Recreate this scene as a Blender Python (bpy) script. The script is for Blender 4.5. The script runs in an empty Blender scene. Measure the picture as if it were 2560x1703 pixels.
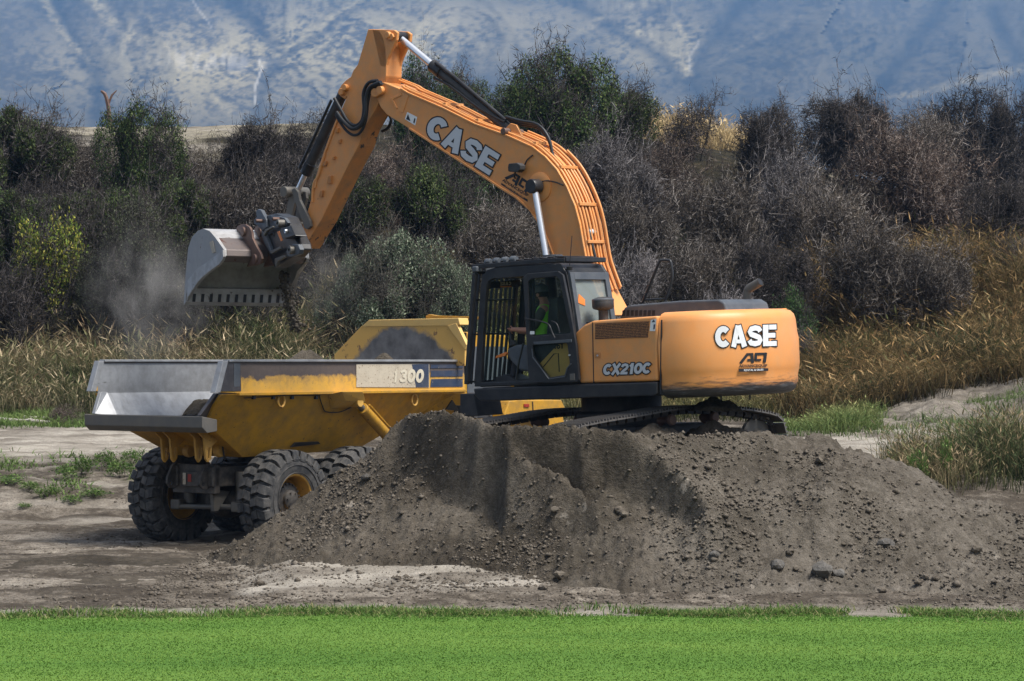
import bpy, bmesh, math, random
import numpy as np
from mathutils import Matrix, Vector
from mathutils.geometry import delaunay_2d_cdt

random.seed(7); rng = np.random.default_rng(7)
S = bpy.context.scene; COL = S.collection
R = math.radians

# ------------------------------------------------------------------ camera, sky, sun, exposure
FOC, HZ, CH = 5880.0, 905.0, 3.1          # focal length and horizon row in photo pixels, eye height in metres
cam_d = bpy.data.cameras.new('camera'); cam = bpy.data.objects.new('camera', cam_d); COL.objects.link(cam)
cam.location = (0, 0, CH); cam.rotation_euler = (R(90), 0, 0)
cam_d.sensor_width = 36; cam_d.lens = FOC/2560*36
cam_d.shift_y = (HZ-851.5)/2560
cam_d.clip_start = 0.5; cam_d.clip_end = 20000
cam_d.dof.use_dof = True; cam_d.dof.focus_distance = 37; cam_d.dof.aperture_fstop = 8.0
S.camera = cam
SUN_EL, SUN_AZ = 60, 124                   # azimuth clockwise from the view direction
W = bpy.data.worlds.new('World'); S.world = W; W.use_nodes = True
wn = W.node_tree.nodes; wl = W.node_tree.links
bg = wn['Background']; sky = wn.new('ShaderNodeTexSky'); sky.sky_type = 'NISHITA'; sky.sun_disc = False
sky.sun_elevation = R(SUN_EL); sky.sun_rotation = R(SUN_AZ); sky.dust_density = 3.0; sky.air_density = 1.0
hs = wn.new('ShaderNodeHueSaturation'); hs.inputs['Saturation'].default_value = 0.45
wl.new(sky.outputs[0], hs.inputs['Color']); wl.new(hs.outputs[0], bg.inputs[0]); bg.inputs[1].default_value = 0.095
sun_d = bpy.data.lights.new('sun', 'SUN'); sun_d.energy = 3.8; sun_d.angle = R(22); sun_d.color = (1, .955, .89)
sun = bpy.data.objects.new('sun', sun_d); COL.objects.link(sun)
_sd = Vector((math.sin(R(SUN_AZ))*math.cos(R(SUN_EL)), math.cos(R(SUN_AZ))*math.cos(R(SUN_EL)), math.sin(R(SUN_EL))))
sun.rotation_euler = _sd.to_track_quat('Z', 'Y').to_euler(); sun.location = (30, -20, 60)
S.view_settings.view_transform = 'Standard'; S.view_settings.look = 'None'
S.view_settings.exposure = 0.72; S.view_settings.gamma = 1; S.view_settings.use_curve_mapping = False
S.render.engine = 'CYCLES'; S.cycles.use_denoising = True; S.cycles.max_bounces = 5; S.cycles.diffuse_bounces = 2; S.cycles.glossy_bounces = 2; S.cycles.volume_bounces = 0
S.cycles.transparent_max_bounces = 12; S.cycles.caustics_reflective = False; S.cycles.caustics_refractive = False
S.cycles.sample_clamp_indirect = 4

# ------------------------------------------------------------------ helpers
def P(px, py, D):
    return Vector(((px-1280)*D/FOC, D, CH+(HZ-py)*D/FOC))

class Frame:
    def __init__(s, M): s.M = M; s.I = M.inverted()
    def loc(s, px, py, ax, v):
        o = s.I @ Vector((0, 0, CH)); d = s.I.to_3x3() @ Vector(((px-1280)/FOC, 1, (HZ-py)/FOC))
        t = (v-o[ax])/d[ax]; return o+d*t
    def y(s, px, py, v): return s.loc(px, py, 1, v)
    def x(s, px, py, v): return s.loc(px, py, 0, v)

def tag(o, label=None, cat=None, group=None, kind=None):
    for k, v in (('label', label), ('category', cat), ('group', group), ('kind', kind)):
        if v: o[k] = v
    return o
def empty(name, M=None, label=None, cat=None, group=None):
    o = bpy.data.objects.new(name, None); COL.objects.link(o); o.empty_display_size = .2
    if M is not None: o.matrix_world = M
    return tag(o, label, cat, group)
def link(name, me, parent=None, M=None):
    o = bpy.data.objects.new(name, me); COL.objects.link(o)
    if parent is not None: o.parent = parent
    if M is not None: o.matrix_local = M
    return o
def mesh_np(name, V, F, mat=None, smooth=False, col=None):
    V = np.asarray(V, np.float32); F = np.asarray(F, np.int32); k = F.shape[1]
    me = bpy.data.meshes.new(name); me.vertices.add(len(V)); me.vertices.foreach_set('co', V.ravel())
    me.loops.add(F.size); me.loops.foreach_set('vertex_index', F.ravel())
    me.polygons.add(len(F)); me.polygons.foreach_set('loop_start', np.arange(0, F.size, k, dtype=np.int32))
    me.polygons.foreach_set('loop_total', np.full(len(F), k, np.int32))
    if smooth: me.polygons.foreach_set('use_smooth', np.ones(len(F), bool))
    me.update(calc_edges=True)
    if col is not None:
        a = me.color_attributes.new('Col', 'FLOAT_COLOR', 'POINT')
        c = np.ones((len(V), 4), np.float32); c[:, :3] = col; a.data.foreach_set('color', c.ravel())
    if mat: me.materials.append(mat)
    return me

class MB:
    def __init__(s): s.v = []; s.f = []
    def add(s, V, F):
        b = len(s.v); s.v += [tuple(p) for p in V]; s.f += [tuple(b+i for i in q) for q in F]; return s
    def prism(s, pts, vec):
        n = len(pts); vec = Vector(vec); A = [Vector(p) for p in pts]; B = [p+vec for p in A]
        nrm = Vector((0, 0, 0))
        for i in range(n): nrm += A[i].cross(A[(i+1) % n])
        a = list(range(n)); b = list(range(n, 2*n)); rev = nrm.dot(vec) > 0
        F = [tuple(a[::-1] if rev else a), tuple(b if rev else b[::-1])]
        for i in range(n):
            q = (i, (i+1) % n, n+(i+1) % n, n+i); F.append(q if rev else q[::-1])
        return s.add(A+B, F)
    def box(s, c, d, rot=None):
        V = []
        for x in (-.5, .5):
            for y in (-.5, .5):
                for z in (-.5, .5):
                    p = Vector((x*d[0], y*d[1], z*d[2]))
                    if rot is not None: p = rot @ p
                    V.append(p+Vector(c))
        return s.add(V, [(0, 1, 3, 2), (4, 6, 7, 5), (0, 4, 5, 1), (2, 3, 7, 6), (0, 2, 6, 4), (1, 5, 7, 3)])
    def bar(s, a, b, w, h, up=(0, 0, 1)):
        a = Vector(a); b = Vector(b); d = b-a; L = d.length; d.normalize()
        u = Vector(up); sd = d.cross(u)
        if sd.length < 1e-4: sd = d.cross(Vector((1, 0, 0)))
        sd.normalize(); u = sd.cross(d)
        m = Matrix((d, sd, u)).transposed()
        return s.box((a+b)/2, (L, w, h), m)
    def tube(s, path, r, n=8, cap=True, smooth_pts=0):
        path = [Vector(p) for p in path]
        if smooth_pts:
            out = []
            for i in range(len(path)-1):
                p0 = path[max(i-1, 0)]; p1 = path[i]; p2 = path[i+1]; p3 = path[min(i+2, len(path)-1)]
                for k in range(smooth_pts):
                    t = k/smooth_pts
                    out.append(.5*((2*p1)+(-p0+p2)*t+(2*p0-5*p1+4*p2-p3)*t*t+(-p0+3*p1-3*p2+p3)*t**3))
            path = out+[path[-1]]
        rs = list(np.interp(np.linspace(0, 1, len(path)), np.linspace(0, 1, len(r)), r)) if isinstance(r, (list, tuple)) else [r]*len(path)
        V = []; F = []; ref = None
        for i, p in enumerate(path):
            d = (path[min(i+1, len(path)-1)]-path[max(i-1, 0)]).normalized()
            if ref is None: ref = d.orthogonal().normalized()
            ref = (ref-d*ref.dot(d)); ref = ref.normalized() if ref.length > 1e-6 else d.orthogonal().normalized()
            w = d.cross(ref)
            for k in range(n):
                a = 2*math.pi*k/n; V.append(p+(ref*math.cos(a)+w*math.sin(a))*rs[i])
        for i in range(len(path)-1):
            for k in range(n):
                F.append((i*n+k, i*n+(k+1) % n, (i+1)*n+(k+1) % n, (i+1)*n+k))
        if cap:
            F.append(tuple(range(n))[::-1]); F.append(tuple((len(path)-1)*n+k for k in range(n)))
        return s.add(V, F)
    def lathe(s, prof, c=(0, 0, 0), axis='Y', n=32, closed=False):
        V = []; F = []; m = len(prof)
        for k in range(n):
            a = 2*math.pi*k/n; ca, sa = math.cos(a), math.sin(a)
            for r, h in prof:
                p = (r*ca, h, r*sa) if axis == 'Y' else ((h, r*ca, r*sa) if axis == 'X' else (r*ca, r*sa, h))
                V.append(Vector(p)+Vector(c))
        rng_ = range(m if closed else m-1)
        for k in range(n):
            for i in rng_:
                q = (k*m+i, k*m+(i+1) % m, ((k+1) % n)*m+(i+1) % m, ((k+1) % n)*m+i)
                F.append(q)
        return s.add(V, F)
    def loft(s, rings, closed=True, caps=True):
        V = [p for r in rings for p in r]; n = len(rings[0]); F = []
        for i in range(len(rings)-1):
            for k in range(n if closed else n-1):
                F.append((i*n+k, i*n+(k+1) % n, (i+1)*n+(k+1) % n, (i+1)*n+k))
        if caps and closed:
            F.append(tuple(range(n))[::-1]); F.append(tuple((len(rings)-1)*n+k for k in range(n)))
        return s.add(V, F)
    def mesh(s, name, mat, smooth=None):
        me = bpy.data.meshes.new(name); me.from_pydata(s.v, [], s.f); me.materials.append(mat)
        bm = bmesh.new(); bm.from_mesh(me); bmesh.ops.recalc_face_normals(bm, faces=bm.faces); bm.to_mesh(me); bm.free()
        if smooth is not None:
            me.polygons.foreach_set('use_smooth', [True]*len(me.polygons)); me.set_sharp_from_angle(angle=R(smooth))
        me.update(); return me
    def build(s, name, mat, parent=None, bevel=0, smooth=None, M=None, seg=2):
        o = link(name, s.mesh(name, mat, smooth), parent, M)
        if bevel:
            b = o.modifiers.new('bevel', 'BEVEL'); b.width = bevel; b.segments = seg; b.limit_method = 'ANGLE'; b.angle_limit = R(35)
            b.harden_normals = False
        return o

# ---- numpy noise
def _h(ix, iy, seed):
    n = (ix.astype(np.int64)*374761393+iy.astype(np.int64)*668265263+seed*974634777) & 0xffffffff
    n = ((n ^ (n >> 13))*1274126177) & 0xffffffff
    return ((n ^ (n >> 16)) & 0xffff)/65535.0
def vnoise(x, y, seed=0):
    ix = np.floor(x); iy = np.floor(y); fx = x-ix; fy = y-iy
    fx = fx*fx*fx*(fx*(fx*6-15)+10); fy = fy*fy*fy*(fy*(fy*6-15)+10)
    a = _h(ix, iy, seed); b = _h(ix+1, iy, seed); c = _h(ix, iy+1, seed); d = _h(ix+1, iy+1, seed)
    return (a*(1-fx)+b*fx)*(1-fy)+(c*(1-fx)+d*fx)*fy
def fbm(x, y, o=4, seed=0, g=.5, lac=2.03):
    s = 0; a = 1; t = 0
    for i in range(o):
        s = s+a*vnoise(x, y, seed+i*17); t += a; a *= g; x = x*lac+3.1; y = y*lac+1.7
    return s/t
def ridged(x, y, o=4, seed=0, g=.5):
    s = 0; a = 1; t = 0
    for i in range(o):
        s = s+a*(1-np.abs(2*vnoise(x, y, seed+i*13)-1)); t += a; a *= g; x = x*2.1+5.2; y = y*2.1+1.3
    return s/t
def sstep(a, b, x):
    t = np.clip((x-a)/(b-a), 0, 1); return t*t*(3-2*t)

# ------------------------------------------------------------------ materials
def NT(name):
    m = bpy.data.materials.new(name); m.use_nodes = True; t = m.node_tree
    return m, t, t.nodes, t.links, t.nodes['Principled BSDF']
def noise(t, vec, scale, detail=4, rough=.55, dist=0):
    n = t.nodes.new('ShaderNodeTexNoise'); n.inputs['Scale'].default_value = scale; n.inputs['Detail'].default_value = detail
    n.inputs['Roughness'].default_value = rough; n.inputs['Distortion'].default_value = dist
    if vec: t.links.new(vec, n.inputs['Vector'])
    return n.outputs['Fac']
def ramp(t, fac, stops):
    r = t.nodes.new('ShaderNodeValToRGB'); e = r.color_ramp.elements
    while len(e) < len(stops): e.new(.5)
    for i, (p, c) in enumerate(stops):
        e[i].position = p; e[i].color = (*c, 1) if len(c) == 3 else c
    t.links.new(fac, r.inputs[0]); return r.outputs[0]
def mixc(t, fac, a, b, mode='MIX'):
    m = t.nodes.new('ShaderNodeMix'); m.data_type = 'RGBA'; m.blend_type = mode
    if isinstance(fac, (int, float)): m.inputs[0].default_value = fac
    else: t.links.new(fac, m.inputs[0])
    for k, v in ((6, a), (7, b)):
        if isinstance(v, (tuple, list)): m.inputs[k].default_value = (*v[:3], 1)
        else: t.links.new(v, m.inputs[k])
    return m.outputs[2]
def mth(t, op, a, b=None, clamp=False):
    m = t.nodes.new('ShaderNodeMath'); m.operation = op; m.use_clamp = clamp
    for i, v in enumerate((a, b)):
        if v is None: continue
        if isinstance(v, (int, float)): m.inputs[i].default_value = v
        else: t.links.new(v, m.inputs[i])
    return m.outputs[0]
def coords(t, which='Object', scale=None):
    if which == 'World':
        g = t.nodes.new('ShaderNodeNewGeometry'); v = g.outputs['Position']
    else:
        v = t.nodes.new('ShaderNodeTexCoord').outputs[which]
    if scale:
        m = t.nodes.new('ShaderNodeMapping'); m.inputs['Scale'].default_value = scale; t.links.new(v, m.inputs[0]); v = m.outputs[0]
    return v
def bumpn(t, b, h, strength, dist=.02):
    n = t.nodes.new('ShaderNodeBump'); n.inputs['Strength'].default_value = strength; n.inputs['Distance'].default_value = dist
    t.links.new(h, n.inputs['Height']); t.links.new(n.outputs[0], b.inputs['Normal'])
def axisv(t, v, ax):
    s = t.nodes.new('ShaderNodeSeparateXYZ'); t.links.new(v, s.inputs[0]); return s.outputs[ax]

def paint(name, col, rough=.45, metal=0, dust=(.32, .27, .21), dust_amt=.25, scale=2.5, chips=None, chip_at=.68, chip_scale=9, stretch=None,
          wear=None, bump=.15, spec=.4, coat=0):
    m, t, N, L, b = NT(name); v = coords(t, 'Object')
    vs = coords(t, 'Object', stretch) if stretch else v
    n1 = noise(t, v, scale, 5, .6); n2 = noise(t, v, 40, 3)
    c = mixc(t, n1, tuple(x*.86 for x in col), tuple(min(1, x*1.1) for x in col))
    df = mth(t, 'MULTIPLY', ramp(t, noise(t, v, scale*1.7, 6, .65), [(.38, (0, 0, 0)), (.75, (1, 1, 1))]), dust_amt)
    c = mixc(t, df, c, dust)
    if chips:
        f = ramp(t, noise(t, vs, chip_scale, 7, .7), [(chip_at, (0, 0, 0)), (min(.99, chip_at+.02), (1, 1, 1))])
        c = mixc(t, f, c, chips)
    if wear:
        for ax, lo, hi, amp, sc, wc in wear:
            a = axisv(t, v, ax); a = mth(t, 'ADD', a, mth(t, 'MULTIPLY', mth(t, 'SUBTRACT', noise(t, vs, sc, 6, .65), .5), amp))
            mr = N.new('ShaderNodeMapRange'); mr.inputs[1].default_value = lo; mr.inputs[2].default_value = hi; L.new(a, mr.inputs[0])
            c = mixc(t, mr.outputs[0], c, wc)
    L.new(c, b.inputs['Base Color']); b.inputs['Metallic'].default_value = metal
    rr = mth(t, 'ADD', mth(t, 'MULTIPLY', n1, .25), rough-.12); L.new(rr, b.inputs['Roughness'])
    b.inputs['Specular IOR Level'].default_value = spec
    if coat: b.inputs['Coat Weight'].default_value = coat
    if bump: bumpn(t, b, n2, bump, .004)
    return m
def simple(name, col, rough=.6, metal=0, var=.25, scale=12, bump=0):
    m, t, N, L, b = NT(name); v = coords(t)
    n1 = noise(t, v, scale, 5)
    L.new(mixc(t, n1, tuple(x*(1-var) for x in col), tuple(min(1, x*(1+var)) for x in col)), b.inputs['Base Color'])
    b.inputs['Roughness'].default_value = rough; b.inputs['Metallic'].default_value = metal
    if bump: bumpn(t, b, noise(t, v, scale*4, 4), bump, .01)
    return m
def attrmat(name, rough=.8, mult=(1, 1, 1), trans=.0, objvar=0.0):
    m, t, N, L, b = NT(name); a = N.new('ShaderNodeVertexColor'); a.layer_name = 'Col'
    c = mixc(t, 1.0, a.outputs[0], mult, 'MULTIPLY')
    if objvar:
        oi = N.new('ShaderNodeObjectInfo'); h = N.new('ShaderNodeHueSaturation')
        L.new(c, h.inputs['Color'])
        L.new(mth(t, 'ADD', mth(t, 'MULTIPLY', oi.outputs['Random'], objvar), 1-objvar/2), h.inputs['Value']); c = h.outputs[0]
    L.new(c, b.inputs['Base Color']); b.inputs['Roughness'].default_value = rough
    b.inputs['Specular IOR Level'].default_value = .2
    if trans:
        tr = N.new('ShaderNodeBsdfTranslucent'); L.new(c, tr.inputs[0]); mx = N.new('ShaderNodeMixShader'); mx.inputs[0].default_value = trans
        L.new(b.outputs[0], mx.inputs[1]); L.new(tr.outputs[0], mx.inputs[2]); L.new(mx.outputs[0], N['Material Output'].inputs[0])
    return m
def soil(name, stops, sc=(1, 1, 1), s1=.8, bump=.6, mid=6, rough=.95, patch=None, dry=None):
    m, t, N, L, b = NT(name); v = coords(t, 'World', sc); w = coords(t, 'World')
    f = mth(t, 'ADD', mth(t, 'MULTIPLY', noise(t, v, s1, 6, .6), .65), mth(t, 'MULTIPLY', noise(t, w, mid, 6, .65), .35))
    c = ramp(t, f, stops)
    fine = noise(t, w, 34, 5, .7)
    c = mixc(t, ramp(t, fine, [(.35, (0, 0, 0)), (.7, (1, 1, 1))]), mixc(t, .45, c, (.02, .017, .013)), c)
    if dry:
        va = N.new('ShaderNodeVertexColor'); va.layer_name = 'Col'; c = mixc(t, va.outputs[0], c, mixc(t, 1.0, c, dry, 'MULTIPLY'))
    if patch:
        ps, lo, hi, pc, psc = patch
        pv = coords(t, 'World', psc)
        c = mixc(t, ramp(t, noise(t, pv, ps, 5, .6), [(lo, (0, 0, 0)), (hi, (1, 1, 1))]), c, pc)
    L.new(c, b.inputs['Base Color']); b.inputs['Roughness'].default_value = rough; b.inputs['Specular IOR Level'].default_value = .15
    bumpn(t, b, mth(t, 'ADD', noise(t, w, 11, 6, .65), mth(t, 'MULTIPLY', fine, .5)), bump, .06)
    return m

def glassmat(name, tint=(.55, .65, .62), alpha=.35, rough=.03, spec=.6):
    m, t, N, L, b = NT(name)
    b.inputs['Base Color'].default_value = (.02, .03, .03, 1); b.inputs['Roughness'].default_value = rough
    b.inputs['Specular IOR Level'].default_value = spec
    tr = N.new('ShaderNodeBsdfTransparent'); tr.inputs[0].default_value = (*tint, 1)
    mx = N.new('ShaderNodeMixShader'); mx.inputs[0].default_value = alpha
    L.new(tr.outputs[0], mx.inputs[1]); L.new(b.outputs[0], mx.inputs[2]); L.new(mx.outputs[0], N['Material Output'].inputs[0])
    return m

ORANGE = (.76, .315, .092)
M = {}
M['orange'] = paint('orange paint', ORANGE, .42, chips=(.16, .075, .035), chip_at=.675, chip_scale=5, stretch=(1.5, 1.5, .55), dust=(.46, .30, .16), dust_amt=.55)
M['orange_worn'] = paint('worn orange paint', (.58, .23, .06), .55, chips=(.05, .04, .035), chip_at=.60, chip_scale=3.5, dust=(.22, .15, .09), dust_amt=.7)
M['orange_scraped'] = paint('scraped orange paint', ORANGE, .42, dust=(.55, .35, .19), dust_amt=.3, chips=(.06, .05, .05), chip_at=.70, chip_scale=5, stretch=(.45, .45, 4),
                            wear=[(2, .13, .07, .30, 2.6, (.21, .21, .22)), (2, .20, .05, .60, 9, (.06, .055, .055))])
M['yellow'] = paint('yellow truck paint', (.52, .27, .020), .5, chips=(.05, .04, .03), chip_at=.632, chip_scale=15, dust=(.20, .13, .05), dust_amt=.75)
M['yellow_panel'] = paint('worn yellow panel', (.66, .37, .055), .5, chips=(.07, .055, .045), chip_at=.67, chip_scale=5, dust=(.40, .27, .12), dust_amt=.5,
                          wear=[(2, 2.93, 2.97, .42, 2.6, (.075, .06, .058)), (2, 2.78, 3.3, .9, 11, (.12, .095, .08))])
M['yellow_head'] = paint('scuffed yellow headboard', (.66, .38, .07), .55, chips=(.09, .05, .03), chip_at=.63, chip_scale=4.5, dust=(.36, .27, .15), dust_amt=.6, stretch=(1, 1, .5))
M['bed_steel'] = paint('polished bed steel', (.33, .34, .355), .45, metal=.35, chips=(.10, .10, .10), chip_at=.68, chip_scale=4, dust=(.16, .16, .16), dust_amt=.75, bump=.2, stretch=(.25, .6, 2))
M['dark_steel'] = paint('weathered dark steel', (.13, .125, .115), .55, metal=.3, dust=(.2, .17, .13), dust_amt=.6)
M['worn_black'] = paint('bare scuffed steel', (.075, .07, .072), .4, metal=.5, dust=(.22, .2, .2), dust_amt=.5)
M['bucket'] = paint('scoured bucket steel', (.46, .455, .45), .45, metal=.15, chips=(.14, .11, .09), chip_at=.62, chip_scale=3.4, dust=(.20, .18, .16), dust_amt=.75)
M['bucket_side'] = paint('worn bucket side steel', (.33, .325, .32), .5, metal=.15, chips=(.13, .10, .07), chip_at=.64, chip_scale=2.6, dust=(.42, .41, .40), dust_amt=.5)
M['bucket_dark'] = paint('dirty bucket steel', (.14, .12, .115), .5, metal=.35, chips=(.10, .045, .03), chip_at=.6, chip_scale=5, dust=(.2, .15, .12), dust_amt=.6)
M['rust'] = paint('rusted brown steel', (.13, .075, .06), .6, metal=.2, dust=(.2, .14, .1), dust_amt=.6)
M['black'] = paint('black enamel', (.018, .019, .022), .35, dust=(.12, .11, .1), dust_amt=.25, bump=.05)
M['blackmatte'] = paint('matt black plastic', (.03, .031, .034), .6, dust=(.14, .13, .12), dust_amt=.35)
M['grey_hood'] = paint('charcoal hood paint', (.07, .08, .094), .42, dust=(.16, .17, .18), dust_amt=.45)
M['chrome'] = simple('chrome rod', (.88, .89, .91), .30, .85, .05)
M['hose'] = simple('rubber hose', (.016, .017, .019), .5, 0, .3)
M['glass'] = glassmat('tinted cab glass', (.90, .96, .93), .07)
M['glass_rear'] = glassmat('pale rear glass', (.75, .80, .78), .5); M['glass_rear'].node_tree.nodes['Principled BSDF'].inputs['Base Color'].default_value = (.33, .37, .36, 1)
M['white'] = simple('white decal', (.78, .80, .82), .5, 0, .05)
M['ink'] = simple('black decal', (.012, .013, .016), .5, 0, .2)
M['silver'] = simple('silver decal', (.55, .57, .6), .4, .2, .06)
M['rubber'] = paint('dusty tyre rubber', (.04, .041, .043), .8, dust=(.21, .195, .175), dust_amt=.65, scale=4, bump=.5)
M['rubber_side'] = paint('tyre sidewall rubber', (.022, .023, .025), .7, dust=(.10, .09, .08), dust_amt=.4, scale=3, bump=.3)
M['rimyellow'] = paint('dirty yellow rim', (.55, .30, .05), .55, chips=(.12, .05, .02), chip_at=.6, chip_scale=6, dust=(.15, .11, .06), dust_amt=.6)
M['chassis'] = paint('oily chassis', (.04, .038, .036), .6, dust=(.16, .135, .11), dust_amt=.7, scale=4)
M['track'] = paint('track steel', (.055, .05, .045), .55, metal=.3, dust=(.17, .14, .11), dust_amt=.75, scale=5)
M['shoe'] = paint('polished track shoe', (.16, .15, .14), .45, metal=.45, dust=(.15, .125, .1), dust_amt=.75, scale=4)
M['cream'] = paint('worn cream decal', (.52, .46, .36), .6, chips=(.14, .08, .04), chip_at=.60, chip_scale=26, dust=(.3, .25, .18), dust_amt=.4)
M['navy'] = paint('scratched navy decal', (.03, .045, .085), .45, chips=(.45, .38, .25), chip_at=.645, chip_scale=10, dust=(.15, .13, .11), dust_amt=.3, stretch=(1, 1, .4))
M['skin'] = simple('skin', (.45, .22, .15), .6, 0, .1)
M['hivis'] = simple('hi-vis green cloth', (.28, .75, .06), .8, 0, .12, 20)
M['cap'] = simple('grey cap cloth', (.12, .13, .13), .9, 0, .1)
M['sleeve'] = simple('dark grey sleeve', (.10, .095, .09), .9, 0, .15)
M['trouser'] = simple('dark trousers', (.05, .05, .06), .9, 0, .15)
M['hair'] = simple('dark hair', (.03, .025, .02), .8)
M['red'] = simple('red lamp', (.30, .03, .015), .3)
M['sticker'] = simple('yellow sticker', (.75, .6, .12), .5, 0, .05)
M['orangeplastic'] = simple('orange plastic', (.75, .22, .04), .5, 0, .1)
M['mesh_grille'] = simple('grille holes', (.10, .045, .02), .8, 0, .2, 60)
# ------------------------------------------------------------------ ground
_YS = [0, 29, 36, 42, 45, 48, 52, 58, 64, 67, 75, 85, 100, 115, 135, 180, 400, 1500, 9000]
_ZS = [-.05, -.02, .03, -.08, .05, .42, .95, 1.3, 1.5, 1.75, 4.5, 8.3, 12.3, 14.6, 15.2, 14, 12, 12, 12]
def gz(x, y, detail=True):
    x = np.asarray(x, float); y = np.asarray(y, float); u = x/np.maximum(y, 1)*FOC+1280
    z = np.interp(y, _YS, _ZS)
    top = np.interp(u, [-900, 0, 1500, 1900, 2200, 2600, 3400], [1.02, 1.0, 1.0, .93, .78, .60, .5])
    z = np.where(y > 64, 1.5+(z-1.5)*(1+(top-1)*sstep(68, 95, y)), z)
    z = z+sstep(1950, 2550, u)*1.0*sstep(54, 66, y)*(1-sstep(75, 95, y))+sstep(1900, 2000, u)*sstep(55, 60, y)*(1-sstep(68, 74, y))*.7*(fbm(x*.7, y*.7, 5, 35, .6)-.5)          # gravel rise on the right
    z = z+.55*np.exp(-((u-2520)/230)**2-((y-49)/2.6)**2)                          # knoll on the right
    z = z+.18*sstep(700, 500, u)*np.exp(-((y-47.5)/1.6)**2)                       # rough little bank on the left
    z = z+.22*sstep(560, 760, u)*np.exp(-((y-33)/2.8)**2)*(1-sstep(2300, 2700, u))
    if detail:
        near = 1-sstep(55, 70, y)
        lane = sstep(28.6, 30, y)
        z = z+lane*near*(.16*(fbm(x*.45, y*1.5, 4, 3)-.5)+.11*(fbm(x*2.0, y*4.2, 4, 9, .6)-.5))
        z = z+.30*(fbm(x*1.1, y*1.5, 5, 21)-.5)*np.exp(-((y-48)/3)**2)*sstep(760, 500, u)
        z = z+sstep(64, 75, y)*1.2*(fbm(x*.16, y*.16, 4, 5)-.5)*(1-sstep(120, 200, y))
    return z
def ground_D(u, py, lo=58, hi=128):
    """distance at which the bank shows at that row"""
    D = np.linspace(lo, hi, 400); z = gz((u-1280)*D/FOC, D, False); r = HZ-(z-CH)*FOC/D
    k = np.argmax(r <= py) if (r <= py).any() else len(D)-1
    return float(D[k])

def fan(us, ys, zf):
    U, Y = np.meshgrid(us, ys); X = (U-1280)*Y/FOC; Z = zf(X, Y)
    V = np.stack([X, Y, Z], -1).reshape(-1, 3); n = len(us); m = len(ys)
    i = np.arange((m-1)*n).reshape(m-1, n)[:, :-1].ravel()
    return V, np.stack([i, i+1, i+n+1, i+n], 1), X, Y, Z

M['ground'] = None
def make_ground_mat():
    m, t, N, L, b = NT('site ground'); w = coords(t, 'World'); ws = coords(t, 'World', (.6, 1.35, 1))
    a = N.new('ShaderNodeVertexColor'); a.layer_name = 'Col'
    f = mth(t, 'ADD', mth(t, 'MULTIPLY', noise(t, ws, .55, 6, .62), .6), mth(t, 'MULTIPLY', noise(t, w, 4, 6, .68), .4))
    dirt = ramp(t, f, [(.36, (.045, .036, .027)), (.47, (.10, .083, .064)), (.55, (.23, .198, .16)), (.66, (.43, .385, .32)), (.80, (.36, .315, .26))])
    fine = noise(t, w, 26, 5, .72)
    dirt = mixc(t, ramp(t, fine, [(.32, (1, 1, 1)), (.52, (0, 0, 0))]), dirt, (.06, .05, .04))
    veg = ramp(t, noise(t, w, 1.2, 6, .7), [(.3, (.012, .010, .007)), (.5, (.024, .021, .012)), (.62, (.05, .04, .022)), (.75, (.03, .034, .014))])
    rock = ramp(t, noise(t, w, .9, 7, .7), [(.3, (.06, .055, .045)), (.45, (.17, .15, .11)), (.6, (.30, .27, .20)), (.75, (.12, .11, .06))])
    s = N.new('ShaderNodeSeparateColor'); L.new(a.outputs[0], s.inputs[0])
    c = mixc(t, s.outputs[0], dirt, veg); c = mixc(t, s.outputs[1], c, rock)
    pale = ramp(t, noise(t, ws, 1.0, 5, .6), [(.28, (.12, .10, .08)), (.42, (.24, .212, .175)), (.6, (.44, .40, .34)), (.8, (.37, .335, .285))])
    pale = mixc(t, ramp(t, fine, [(.30, (1, 1, 1)), (.45, (0, 0, 0))]), pale, (.10, .085, .07))
    c = mixc(t, s.outputs[2], c, pale)
    L.new(c, b.inputs['Base Color']); b.inputs['Roughness'].default_value = .95; b.inputs['Specular IOR Level'].default_value = .15
    bumpn(t, b, mth(t, 'ADD', noise(t, ws, 7, 6, .7), mth(t, 'MULTIPLY', fine, .6)), 1.0, .08)
    return m
M['ground'] = make_ground_mat()
_us = np.linspace(-700, 3260, 560)
_ys = np.concatenate([np.geomspace(12, 28, 16)[:-1], np.geomspace(28, 66, 330)[:-1], np.geomspace(66, 140, 150), [155, 180, 230, 320, 500, 900, 1800, 3200]])
V, F, X, Y, Z = fan(_us, _ys, gz)
U = X/Y*FOC+1280
veg = sstep(64, 67, Y+2*(fbm(X*.5, Y*.5, 3, 2)-.5))
veg = veg*(1-sstep(2050, 2350, U)*(1-sstep(67, 71, Y)))
rock = np.maximum(sstep(90, 105, Y)*sstep(.35, .6, fbm(X*.2, Y*.2, 3, 31))*(U < 900)*sstep(-200, 50, U), sstep(104, 110, Y)*(U > 1500)*.8)
pale = sstep(1930, 2010, U)*sstep(49, 51, Y)*(1-sstep(57.5, 59.5, Y)); pale = np.maximum(pale, .28*sstep(1930, 2010, U)*sstep(57, 59, Y)*(1-sstep(70, 72, Y))); pale = np.maximum(pale, (U < 700)*sstep(52, 53, Y)*(1-sstep(62, 64, Y)))
pale = np.maximum(pale, sstep(560, 640, U)*(1-sstep(1330, 1400, U))*sstep(30.4, 31.4, Y)*(1-sstep(34, 36, Y)))
pale = np.maximum(pale, .6*(U < 620)*sstep(.46, .62, fbm(X*.35, Y*1.6, 3, 77))*sstep(40, 41, Y))
pale = np.maximum(pale, .9*sstep(29.8, 29.2, Y))
link('ground', mesh_np('ground', V, F, M['ground'], True, np.stack([veg, rock, pale], -1).reshape(-1, 3)))['kind'] = 'structure'

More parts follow.
